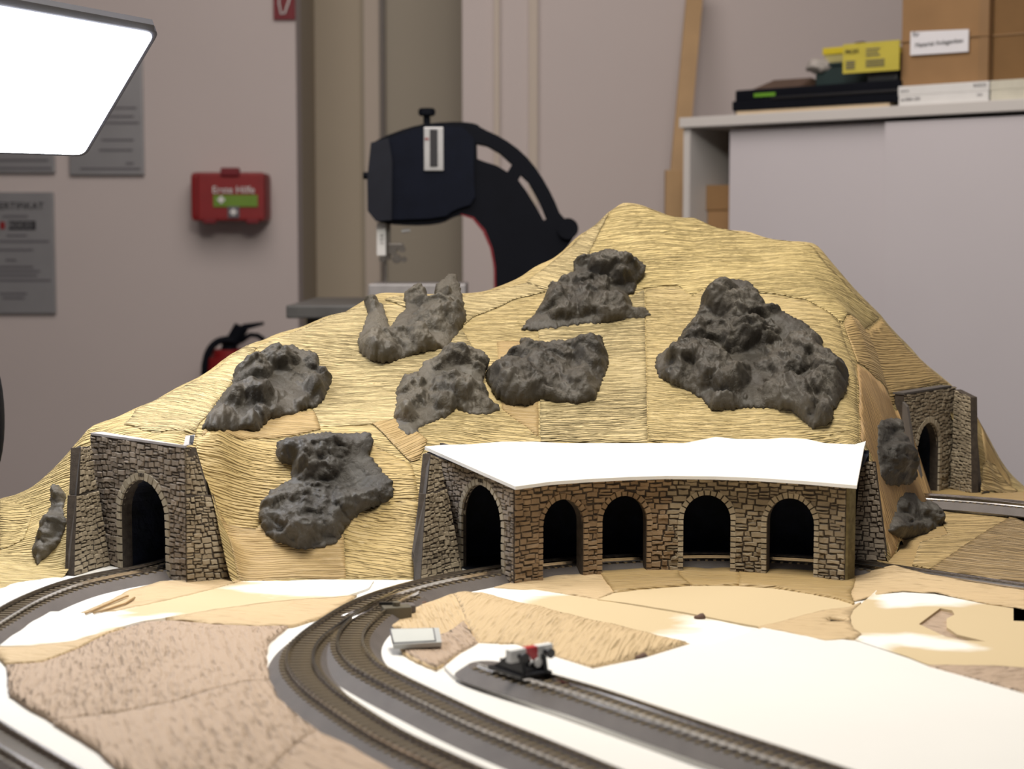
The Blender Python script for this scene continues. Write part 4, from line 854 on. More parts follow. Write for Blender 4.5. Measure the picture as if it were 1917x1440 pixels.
C_5, t_5 = track([(-160, 1265), (-70, 1195), (0, 1150), (60, 1117), (130, 1090), (200, 1073), (262, 1062), (305, 1052), (330, 1044)], 'curved track running into the left tunnel portal')
C_7, t_7 = track([(1715, 925), (1770, 928), (1850, 934), (1930, 942), (2050, 955)], 'raised rear track leaving the right hand tunnel portal', z0=.0145)
t = thing('white_ledge', (.5, 1.77, BZ), 'narrow white roadbed edge below the raised rear track', 'roadbed')
lp = [G(px, py, .0135)[:2] for px, py in ((1748, 951), (1850, 961), (2050, 976), (2050, 950), (1748, 930))]
P = [np.array([p[0], p[1], .0115]) + B for p in lp]; prism('ledge_board', P, (0, 0, .003), M['board'], t)
# rounded bed end + turnout details
e = C_3[-1]; dr = C_3[-1] - C_3[-8]; dr /= np.linalg.norm(dr); nr = np.array([-dr[1], dr[0], 0]); V = []; Fc = []
K = 14
for k in range(K + 1):
    a = -math.pi / 2 + math.pi * k / K
    V.append(e + nr * math.sin(a) * .0205 + dr * math.cos(a) * .026 + B - (0, 0, .0003)); V.append(e + nr * math.sin(a) * .0132 + dr * math.cos(a) * .016 + B + (0, 0, .0062))
V.append(e + B + (0, 0, .0062)); ci = len(V) - 1
for k in range(K): Fc += [(2 * k, 2 * k + 2, 2 * k + 3, 2 * k + 1), (2 * k + 1, 2 * k + 3, ci)]
mobj('bed_end', V, Fc, M['bed'], t_3)
c_ = G(742, 1148, .006) + B
t = thing('point_motor', c_, 'small olive grey point motor box beside the turnout', 'point motor')
ang = math.atan2(*(C_2[-1] - C_2[-12])[[1, 0]])
bm = box_vf((0, 0, 0), .021, .013, .009, bevel=.0008); bmesh.ops.transform(bm, matrix=Matrix.Translation(Vector(c_ + (0, 0, .001))) @ RZ(.25).to_4x4(), verts=bm.verts)
for v in bm.verts: pass
bm_obj('housing', bm, M['machine'], t)
cyl('lever', c_ + (0, 0, .005), c_ + (0, 0, .0085), .003, M['machine'], t, n=10)
box('throw_bar', tuple(c_ + (-.006, .004, .0065)), (.014, .003, .002), M['blackmetal'], t)
box('cover', tuple(c_ + (.002, .012, .001)), (.022, .012, .006), M['bed'], t, rot=RZ(.25), bevel=.001)
# extra turnout rails
for s in (-1, 1):
    m_ = [i for i in range(len(C_main))]
for (p0, p1) in (((640, 1152), (700, 1124)), ((655, 1158), (735, 1118))):
    a_ = G(*p0, RT) + B; b_ = G(*p1, RT) + B; tube('guard_rail', [a_ - (0, 0, .001), (a_ + b_) / 2 + (.001, 0, -.001), b_ - (0, 0, .001)], .0007, M['rail'], t_main, n=6)

# buffer stop
i0 = int(np.argmin(np.hypot(C_3[:, 0] - G(985, 1256, .014)[0], C_3[:, 1] - G(985, 1256, .014)[1]))); bs = C_3[i0].copy(); bs[2] += RT; bs = bs + B
fd = -dr; rt = np.array([-fd[1], fd[0], 0])
if rt[0] < 0: rt = -rt
upv = np.array([0, 0, 1.0])
t = thing('buffer_stop', bs, 'black buffer stop with red and white beam on the siding', 'buffer stop')
def L3(f, r, z): return bs + fd * f + rt * r + upv * z
for s in (-1, 1):
    prism('side_frame', [L3(-.020, s * .0085 - .0013, 0), L3(.012, s * .0085 - .0013, 0), L3(.010, s * .0085 - .0013, .010), L3(.004, s * .0085 - .0013, .014), L3(-.001, s * .0085 - .0013, .013), L3(-.014, s * .0085 - .0013, .004)], rt * .0026, M['blackmetal'], t)
prism('base_plate', [L3(-.022, -.012, -.001), L3(.013, -.012, -.001), L3(.013, .012, -.001), L3(-.022, .012, -.001)], upv * .002, M['blackmetal'], t)
prism('cross_brace', [L3(-.010, -.009, .004), L3(-.006, -.009, .008), L3(-.006, .009, .008), L3(-.010, .009, .004)], fd * .002, M['blackmetal'], t)
cols = [(-.0165, -.0045, 'white'), (-.0045, .0045, 'red'), (.0045, .0165, 'white')]
for a_, b_, m_ in cols:
    prism('beam_section', [L3(.003, a_, .0088), L3(.003, b_, .0088), L3(.003, b_, .0165), L3(.003, a_, .0165)], fd * .005, M[m_] if m_ != 'red' else mat('bright_red_paint', (.5, .02, .03), .4), t)
for s in (-1, 1):
    cyl('buffer_shank', L3(.008, s * .010, .0125), L3(.0135, s * .010, .0125), .0014, M['blackmetal'], t, n=12)
    cyl('buffer_head', L3(.0135, s * .010, .0125), L3(.0148, s * .010, .0125), .0031, M['blackmetal'], t, n=16)
cyl('lamp_disc', L3(.0085, .004, .0065), L3(.0095, .004, .0065), .0030, M['white'], t, n=16)
tube('coupling_hook', [L3(.008, -.002, .0105), L3(.012, -.003, .009), L3(.012, -.005, .007)], .0006, M['steel'], t, n=6)

# ================================================================= STONE WALLS
class Opening:
    def __init__(s, uc, a, vs, b): s.uc, s.a, s.vs, s.b = uc, a, vs, b
    def top(s, u):
        k = (u - s.uc) / s.a; return None if abs(k) >= 1 else s.vs + s.b * math.sqrt(max(0, 1 - k * k))
    def halfw(s, v, rw=0):
        a = s.a + rw; b = s.b + rw
        if v <= s.vs: return a
        k = (v - s.vs) / b; return 0 if k >= 1 else a * math.sqrt(1 - k * k)
def bilinear(bl, br, tl, tr, L, H, bdir=None):
    bl, br, tl, tr = [np.asarray(q, float) for q in (bl, br, tl, tr)]
    n = np.cross(br - bl, tl - bl); n /= np.linalg.norm(n)
    def f(u, v, w):
        s = u / L; r = v / H
        if w < -.002 and bdir is not None: return (bl * (1 - s) + br * s) * (1 - r) + (tl * (1 - s) + tr * s) * r - np.asarray(bdir) * w
        return (bl * (1 - s) + br * s) * (1 - r) + (tl * (1 - s) + tr * s) * r + n * w
    return f
def stone_faces(P2, f, w0, w1, ins, r):
    """one stone: outline P2 (u,v) raised from w0 to w1 with a worn, inset face"""
    n = len(P2); cx = sum(p[0] for p in P2) / n; cy = sum(p[1] for p in P2) / n; V = []; 
    for p in P2: V.append(f(p[0], p[1], w0))
    for p in P2: V.append(f(p[0] + (cx - p[0]) * .06, p[1] + (cy - p[1]) * .06, w0 + (w1 - w0) * .65))
    for p in P2:
        d = math.hypot(cx - p[0], cy - p[1]) + 1e-9; k = min(.45, ins / d); V.append(f(p[0] + (cx - p[0]) * k, p[1] + (cy - p[1]) * k, w1 + r.uniform(-.0003, .0003)))
    Fc = []
    for b in (0, n): Fc += [(b + i, b + (i + 1) % n, b + n + (i + 1) % n, b + n + i) for i in range(n)]
    Fc.append(tuple(2 * n + i for i in range(n))); return V, Fc
def masonry(f, urange, vtop, ops, parent, mats, seed, ch=(.0031, .0052), cwid=(.0045, .0115), ring=.0068, ring_step=.0062, w=.0009, back=.008, keystone=False, backmat=None, gap=.00035, vmin=0.0, umax_l=None, stones_out=None, split=None):
    """urange(v)->(u0,u1); vtop(u)->height"""
    r = random.Random(seed); st = []
    u0, u1 = urange(0); umaxall = max(urange(0)[1], urange(.05)[1])
    # backing slab as columns
    us = set(np.linspace(min(urange(0)[0], urange(vtop(0))[0]), umaxall, 28))
    for o in ops:
        for k in range(17): us.add(o.uc - o.a * math.cos(math.pi * k / 16))
    us = sorted(us); V = []; Fc = []
    def quad(*p):
        i = len(V); V.extend(p); Fc.append((i, i + 1, i + 2, i + 3))
    for a, b in zip(us[:-1], us[1:]):
        if b - a < 1e-6: continue
        m = (a + b) / 2; op = next((o for o in ops if abs(m - o.uc) < o.a), None)
        va = vb = 0
        if op: va = op.top(a) or op.vs; vb = op.top(b) or op.vs
        # slanted sides
        def lim(u, v): 
            lo, hi = urange(v); return min(max(u, lo), hi)
        ta, tb = vtop(a), vtop(b); nseg = 6
        for k in range(nseg):
            y0a = va + (ta - va) * k / nseg; y1a = va + (ta - va) * (k + 1) / nseg; y0b = vb + (tb - vb) * k / nseg; y1b = vb + (tb - vb) * (k + 1) / nseg
            if lim(a, y0a) >= lim(b, y0b) - 1e-7 and lim(a, y1a) >= lim(b, y1b) - 1e-7: continue
            quad(f(lim(a, y0a), y0a, 0), f(lim(b, y0b), y0b, 0), f(lim(b, y1b), y1b, 0), f(lim(a, y1a), y1a, 0))
            quad(f(lim(a, y0a), y0a, -back), f(lim(a, y1a), y1a, -back), f(lim(b, y1b), y1b, -back), f(lim(b, y0b), y0b, -back))
        quad(f(lim(a, ta), ta, 0), f(lim(b, tb), tb, 0), f(lim(b, tb), tb, -back), f(lim(a, ta), ta, -back))
        if op: quad(f(a, va, 0), f(a, va, -back), f(b, vb, -back), f(b, vb, 0))
    for o in ops:
        for s in (-1, 1): quad(f(o.uc + s * o.a, 0, 0), f(o.uc + s * o.a, o.vs, 0), f(o.uc + s * o.a, o.vs, -back), f(o.uc + s * o.a, 0, -back))
    for e_ in (0, 1):
        n = 8
        for k in range(n):
            va, vb = vtop(urange(0)[e_]) * k / n, vtop(urange(0)[e_]) * (k + 1) / n
            quad(f(urange(va)[e_], va, 0), f(urange(vb)[e_], vb, 0), f(urange(vb)[e_], vb, -back), f(urange(va)[e_], va, -back))
    mobj('wall_core', V, Fc, backmat or M['joint'], parent)
    # arch rings
    for oi, o in enumerate(ops):
        pts = []
        n = max(4, int(o.vs / ring_step)); 
        for k in range(n + 1): pts.append((o.uc - o.a, o.vs * k / n, -1, 0))
        m = int(math.pi * (o.a + o.b) / 2 / ring_step); m += (m % 2 == 0)
        for k in range(1, m): th = math.pi * (1 - k / m); pts.append((o.uc + o.a * math.cos(th), o.vs + o.b * math.sin(th), math.cos(th), math.sin(th)))
        for k in range(n, -1, -1): pts.append((o.uc + o.a, o.vs * k / n, 1, 0))
        mid = (len(pts) - 1) // 2; kk = 0
        for k in range(len(pts) - 1):
            a, b = pts[k], pts[k + 1]; rw = ring * r.uniform(.82, 1.12); g = .06
            isk = keystone and k == mid
            if isk: rw = ring * 1.3
            pa = [a[0] + (b[0] - a[0]) * g, a[1] + (b[1] - a[1]) * g]; pb = [a[0] + (b[0] - a[0]) * (1 - g), a[1] + (b[1] - a[1]) * (1 - g)]
            pc = [pb[0] + b[2] * rw, pb[1] + b[3] * rw]; pd = [pa[0] + a[2] * rw, pa[1] + a[3] * rw]
            if isk:
                pc[0] += .0022; pd[0] -= .0022
            V, Fc = stone_faces([pa, pb, pc, pd], f, -.002, w + .0009, .0005, r)
            mobj('keystone' if isk else 'arch_stone', V, Fc, mats[1] if not (split and a[0] < split) else mats[2], parent)
            if isk:
                cc = f((pa[0] + pb[0]) / 2, (pa[1] + pc[1]) / 2, w + .0012); 
                rr = f(pa[0] + .01, pa[1], 0) - f(pa[0], pa[1], 0)
                text('carved_date', '1801', cc, rr, (0, 0, 1), .0036, M['joint'], parent, .0002)
    # courses
    v = .0003; vt = max(vtop(u) for u in us)
    while v < vt - .0012:
        h = min(r.uniform(*ch), vt - v); vm = v + h / 2; lo, hi = urange(vm)
        iv = [(lo + .0003, hi - .0003)]
        for o in ops:
            hw = o.halfw(v + h * .45, ring * .7)
            if hw <= 0: continue
            niv = []
            for a, b in iv:
                if o.uc - hw > a: niv.append((a, min(b, o.uc - hw)))
                if o.uc + hw < b: niv.append((max(a, o.uc + hw), b))
            iv = niv
        for a, b in iv:
            u = a
            while u < b - .0012:
                wd_ = r.uniform(*cwid)
                if b - (u + wd_) < cwid[0] * .6: wd_ = b - u
                e_ = u + wd_; tp = min(vtop(u), vtop(e_)); v1 = min(v + h, tp)
                if v1 - v > .0012:
                    subs = [(v, v1)]
                    if h > .0046 and r.random() < .3: q_ = v + (v1 - v) * r.uniform(.4, .6); subs = [(v, q_), (q_, v1)]
                    dv = .0011 * math.sin(u * 160 + seed * 2.1 + v * 70); subs = [(max(s0 + dv, 0), min(s1 + dv, vt)) for s0, s1 in subs]
                    for s0, s1 in subs:
                        j = lambda: r.uniform(-.00042, .00042)
                        P2 = [(u + gap + j(), s0 + gap + j()), ((u + e_) / 2, s0 + gap + j()), (e_ - gap + j(), s0 + gap + j()), (e_ - gap + j(), s1 - gap + j()), ((u + e_) / 2 + j(), s1 - gap + j() * 1.3), (u + gap + j(), s1 - gap + j())]
                        V, Fc = stone_faces(P2, f, -.001, w * r.uniform(.4, 1.9), .0007, r)
                        st.append(((e_ - u) * (s1 - s0), V, Fc, mats[0] if not (split and u < split) else mats[2]))
                u = e_
        v += h
    if stones_out is not None: stones_out.extend(st)
    else: emit_stones(st, parent)
def emit_stones(st, parent, cap=300):
    st.sort(key=lambda x: -x[0])
    for a, V, Fc, m in st[:cap]: mobj('stone', V, Fc, m, parent)
    groups = {}
    for a, V, Fc, m in st[cap:]: groups.setdefault(m.name, []).append((V, Fc, m))
    for g_, L in groups.items():
        VV = []; FF = []
        for V, Fc, m in L: k = len(VV); VV += list(V); FF += [tuple(i + k for i in f_) for f_ in Fc]
        meta(mobj('small_stones', VV, FF, L[0][2], parent), kind='stuff')
def v3(p2, z=0): return np.array([p2[0], p2[1], z]) + B
def tunnel_tube(a, b, nrm2, length, a_, vs, b_, parent, z0=0, bend=0):
    """dark lining behind an arch; a,b plan end points of the portal"""
    mid = (np.array(a) + np.array(b)) / 2; d = (np.array(b) - np.array(a)); d = d / np.linalg.norm(d); V = []; K = 12; prof = [(-a_, 0)]
    for k in range(K + 1): th = math.pi * (1 - k / K); prof.append((a_ * math.cos(th), vs + b_ * math.sin(th)))
    prof.append((a_, 0)); n = len(prof); Fc = []; NS = 5
    for s in range(NS + 1):
        l = .0085 + length * s / NS; q = mid - nrm2 * l + d * bend * (s / NS)**2
        for p in prof: V.append(np.array([q[0] + d[0] * p[0], q[1] + d[1] * p[0], z0 + p[1]]) + B)
    for s in range(NS):
        for k in range(n - 1): Fc.append((s * n + k, s * n + k + 1, (s + 1) * n + k + 1, (s + 1) * n + k))
    Fc.append(tuple(NS * n + k for k in range(n))); return mobj('tunnel_lining', V, Fc, M['tunnel'], parent)

# ---- left portal
LP = np.linalg.norm(PLb - PLa)
t = thing('tunnel_portal', v3((PLa + PLb) / 2), 'grey stone tunnel portal at the left foot of the mountain', 'tunnel portal')
f_ = bilinear(v3(PLa), v3(PLb), v3(PLa, PH), v3(PLb, PH), LP, PH); sts = []
f = lambda u, v, w: f_(u, v, w if w >= 0 else w * min(1, max(.02, (LP - u) / .016)))
masonry(f, lambda v: (-.024, LP), lambda u: PH, [Opening(LP * .47, .0325, .049, .031)], t, (M['stone_dark'], M['arch_grey'], M['stone_dark']), 1, keystone=True, stones_out=sts, back=.010)
tunnel_tube(PLa - (PLb - PLa) * .03, PLb - (PLb - PLa) * .03, pn, .10, .033, .049, .031, t)
prism('coping', [f(-.022, PH, .0012), f(LP + .001, PH, .0012), f(LP + .001, PH, -.0105), f(-.022, PH, -.0105)], (0, 0, .002), M['plaster_light'], t)
# right wing, two steps
def wing(bl, br, tl, tr, mats, seed, back=.008, step=None, w=.0009, bdir=None, **k):
    bl, br, tl, tr = [np.asarray(q, float) for q in (bl, br, tl, tr)]
    L = np.linalg.norm(br - bl); H = np.linalg.norm(tl - bl); kk = np.linalg.norm(tr - tl) / L
    f = bilinear(bl, br, tl, tr, L, H, bdir)
    masonry(f, lambda v: (0, L), lambda u: H, [], t, mats, seed, stones_out=sts, back=back, backmat=M['joint'], **k)
    return f
WA = G(350, 1094); WB = G(438, 1086); mt = (M['stone_grey'],) * 3
s_y = 928
def wp(px, py, yy): return D(px, py, yy) + B
wing(WA + B - (0, .003, 0), WB + B - (0, .001, 0), wp(347, s_y, WA[1] - .0025), wp(395, s_y, WB[1] + .001), mt, 3, back=.004, bdir=(.35, .93, 0))
wing(wp(348, s_y, WA[1] + .000), wp(390, s_y, WB[1] + .003), wp(347, 838, WA[1] - .004), wp(363, 838, WB[1] + .000), mt, 4, back=.003, bdir=(.35, .93, 0))
# left wing
A_ = G(138, 1079); B_ = G(205, 1059)
la = wp(143, 928, A_[1] + .012); lb_ = wp(184, 918, B_[1] - .001)
wing(A_ + B, B_ + B, la, lb_, mt, 5, back=.009)
wing(wp(148, 926, A_[1] + .016), wp(180, 916, B_[1] + .002), wp(151, 838, A_[1] + .026), wp(170, 836, B_[1] + .004), mt, 6, back=.009)
prism('wing_edge', [A_ + B, la, wp(151, 836, A_[1] + .026), wp(146, 840, A_[1] + .030), wp(128, 1040, A_[1] + .004), G(121, 1060) + B, G(128, 1078) + B], (-.003, .006, 0), M['plaster'], t)
# rolled foot of the portal next to the track
q = v3(PLb * .9 + PLa * .1) + (0, -.003, 0); emit_stones(sts, t, 300)

# ---- gallery: curved front wall with four arches plus portal end
GA = G(962, 1096)[:2]; GM = G(1245, 1073)[:2]; GC = G(1582, 1092)[:2]
def circ(a, b, c_):
    M_ = np.array([[b[0] - a[0], b[1] - a[1]], [c_[0] - a[0], c_[1] - a[1]]]) * 2; r_ = np.array([b @ b - a @ a, c_ @ c_ - a @ a]); return np.linalg.solve(M_, r_)
gc = circ(GA, GM, GC); gr = np.linalg.norm(GA - gc); aA = math.atan2(*(GA - gc)[::-1]); aC = math.atan2(*(GC - gc)[::-1])
GL = gr * abs(aC - aA); sg = 1 if aC > aA else -1; GH = .0815
def fg(u, v, w):
    if w < 0: w = w * min(1, max(0, u) / .018 + .02)
    a = aA + sg * u / gr; s = (gr - w); return np.array([gc[0] + s * math.cos(a), gc[1] + s * math.sin(a), v]) + B
def u_of(px, py=1080):
    q = G(px, py)[:2] - gc; return gr * abs(math.atan2(q[1], q[0]) - aA)
gal = thing('stone_gallery', v3((GA + GC) / 2), 'brown stone railway gallery with four arches under a white roof', 'gallery'); t = gal
sts = []
opsg = [Opening(u_of(px), aw, .046, .021) for px, aw in ((1042, .0195), (1175, .0195), (1323, .0198), (1481, .0202))]
masonry(fg, lambda v: (0, GL), lambda u: GH, opsg, gal, (M['stone_grey'], M['arch_grey'], M['stone_brown']), 11, ring=.0052, ring_step=.0046, stones_out=sts, back=.013, split=u_of(1250), ch=(.0034, .0056), cwid=(.005, .0125))
# portal end of the gallery
GP = np.array([-.058, 1.492]); gd = GA - GP; GPL = np.linalg.norm(gd); gn = np.array([gd[1], -gd[0]]) / GPL
if gn[1] > 0: gn = -gn
f = bilinear(v3(GP), v3(GA), v3(GP, .1), v3(GA, .1), GPL, .1)
masonry(f, lambda v: (-.012, GPL), lambda u: .1035 - (.1035 - GH) * max(u, 0) / GPL, [Opening(GPL * .555, .0355, .045, .031)], gal, (M['stone_dark'], M['arch_grey'], M['stone_dark']), 12, keystone=True, stones_out=sts, back=.003, ring=.0062)
a0 = G(787, 1088); b0 = G(866, 1070)
wing(a0 + B, b0 + B, wp(797, 925, a0[1] + .014), wp(836, 915, b0[1] - .001), (M['stone_grey'],) * 3, 13)
wing(wp(799, 924, a0[1] + .018), wp(833, 914, b0[1] + .0), wp(806, 849, a0[1] + .03), wp(824, 858, b0[1] + .004), (M['stone_grey'],) * 3, 14)
prism('wing_edge', [a0 + B, wp(797, 925, a0[1] + .014), wp(806, 850, a0[1] + .030), wp(799, 850, a0[1] + .034), wp(775, 1035, a0[1] + .006), G(771, 1070) + B, G(776, 1087) + B], (-.002, .006, 0), M['plaster'], t)
# right end wing
r0 = G(1592, 1050); r1 = G(1662, 1054)
wing(r0 + B, r1 + B, wp(1612, 864, r0[1] + .012), wp(1638, 864, r1[1] + .004), (M['stone_dark'],) * 3, 15)
emit_stones(sts, gal, 300)
prism('end_post', [fg(GL, 0, 0), fg(GL, GH, 0), fg(GL, GH, -.013), fg(GL, 0, -.013)], (.002, .0, 0), mat('mossy_edge', (.16, .13, .06), .9, var=.3, scale=200), gal)
# gallery inside, its shade put into the near-black colour: back wall and inner ceiling
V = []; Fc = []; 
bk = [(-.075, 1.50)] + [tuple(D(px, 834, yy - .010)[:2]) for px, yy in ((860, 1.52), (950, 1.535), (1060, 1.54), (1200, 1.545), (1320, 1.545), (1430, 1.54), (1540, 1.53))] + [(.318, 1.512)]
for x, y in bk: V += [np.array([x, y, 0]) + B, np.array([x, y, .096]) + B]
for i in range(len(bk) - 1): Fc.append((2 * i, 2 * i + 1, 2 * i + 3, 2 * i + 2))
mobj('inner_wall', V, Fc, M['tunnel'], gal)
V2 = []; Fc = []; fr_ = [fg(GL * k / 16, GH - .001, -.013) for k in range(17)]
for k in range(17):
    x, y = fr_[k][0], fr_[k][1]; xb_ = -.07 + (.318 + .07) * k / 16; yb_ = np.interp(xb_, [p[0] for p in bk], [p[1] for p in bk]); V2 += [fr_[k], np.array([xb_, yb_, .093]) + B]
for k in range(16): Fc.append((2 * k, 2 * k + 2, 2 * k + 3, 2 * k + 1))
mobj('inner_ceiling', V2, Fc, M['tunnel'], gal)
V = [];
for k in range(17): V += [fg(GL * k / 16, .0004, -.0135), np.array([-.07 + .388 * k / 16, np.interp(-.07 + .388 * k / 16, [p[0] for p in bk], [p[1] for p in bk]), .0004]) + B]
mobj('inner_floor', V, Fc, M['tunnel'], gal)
# rear exit towards the right: dark return
# ---- white roof sheet
fpx = [(965, 911), (1030, 902), (1100, 897), (1180, 893), (1250, 891), (1340, 892), (1420, 895), (1510, 901), (1604, 909)]
bpx = [(1621, 826), (1600, 832), (1545, 830), (1510, 822), (1470, 819), (1440, 822), (1380, 822), (1340, 818), (1310, 824), (1280, 830), (1220, 830), (1140, 830), (1060, 830), (1000, 827), (940, 827), (880, 832), (830, 833), (795, 836)]
ZF = .0845; ZBk = .1035
fP = [G(px, py, ZF)[:2] for px, py in fpx]; bP = []
for px, py in bpx:
    bP.append(G(px, py, ZBk)[:2])
pol = [tuple(p) for p in fP + bP]
for i_ in range(len(pol)): pass
V, T, E = tri_fill(densify(pol, .01), .02)
fpa = np.array(fP); bpa = np.array(bP)[::-1]
df = pdist(V, fP, False); db = pdist(V, bP, False); z = ZF + (ZBk - ZF) * df / (df + db + 1e-9)
W3, Fc, rim = sheet_mesh(np.c_[V, z], T, E, (0, 0, -.0028))
n = len(V); m = {k: n + i for i, k in enumerate(rim)}
# underside
W4 = np.vstack([W3, np.c_[V, z - .0028]]); off = len(W3); Fc = Fc + [tuple(int(i) + off for i in x)[::-1] for x in T]
roof = mobj('roof_sheet', W4 + B, Fc, M['foam']); meta(roof, 'white plastic roof sheet lying on top of the stone gallery', 'roof sheet')

# ---- right rear portal
t = thing('tunnel_portal', v3((RA + RB) / 2, RZ0), 'small looking stone tunnel portal at the right rear of the mountain', 'tunnel portal'); sts = []
RL = np.linalg.norm(RB - RA); f = bilinear(v3(RA, RZ0), v3(RB, RZ0), v3(RA, RZ0 + .111), v3(RB, RZ0 + .111), RL, .111)
masonry(f, lambda v: (0, RL + .014), lambda u: .111, [Opening(RL * .52, .027, .048, .029)], t, (M['stone_grey'], M['arch_grey'], M['stone_grey']), 21, keystone=False, stones_out=sts, back=.010)
tunnel_tube(RA, RB, rn, .09, .0275, .048, .029, t, RZ0)
wa = RB; wb = np.array([.492, 1.812])
wing(v3(wa + (0.002, -.002), RZ0), v3(wb, RZ0), v3(wa + (.004, -.004), RZ0 + .109), v3(wb + (-.002, .006), RZ0 + .103), (M['stone_grey'],) * 3, 22)
prism('wing_edge', [v3(wb, RZ0), v3(wb + (-.002, .006), RZ0 + .103), v3(wb + (-.001, .016), RZ0 + .10), v3(wb + (.010, .010), RZ0)], (.004, .002, 0), M['plaster'], t)
lw = RA + rn * .030
prism('wing_plate', [v3(RA + rn * .001, RZ0), v3(RA + rn * .001, RZ0 + .104), v3(RA + rn * .006, RZ0 + .099), v3(RA + rn * .014, RZ0 + .055), v3(RA + rn * .016, RZ0 + .055), v3(lw, RZ0)], np.r_[-rd_ * .005, 0], mat('grey_brown_edge', (.12, .105, .095), .8), t)
prism('coping', [f(-.001, .111, .001), f(RL + .001, .111, .001), f(RL + .001, .111, -.012), f(-.001, .111, -.012)], (0, 0, .002), M['plaster'], t)
emit_stones(sts, t, 300)
# torn paper fold above the left portal's right corner
t = thing('open_paper_fold', wp(352, 828, 1.44), 'small open paper fold at the right top corner of the left portal', 'torn paper')
p0 = wp(353, 826, 1.425)
prism('fold_lip', [p0 + (-.004, -.002, -.004), p0 + (.004, -.002, -.003), p0 + (.004, .008, .004), p0 + (-.004, .008, .003)], (0, 0, .0006), M['plaster_light'], t)
prism('gap_shade', [p0 + (.001, -.0025, -.002), p0 + (.0045, -.0025, -.0015), p0 + (.0045, .002, .004), p0 + (.001, .002, .004)], (0, 0, .0006), M['print'], t)  # black slab painted in for the shade inside the open fold

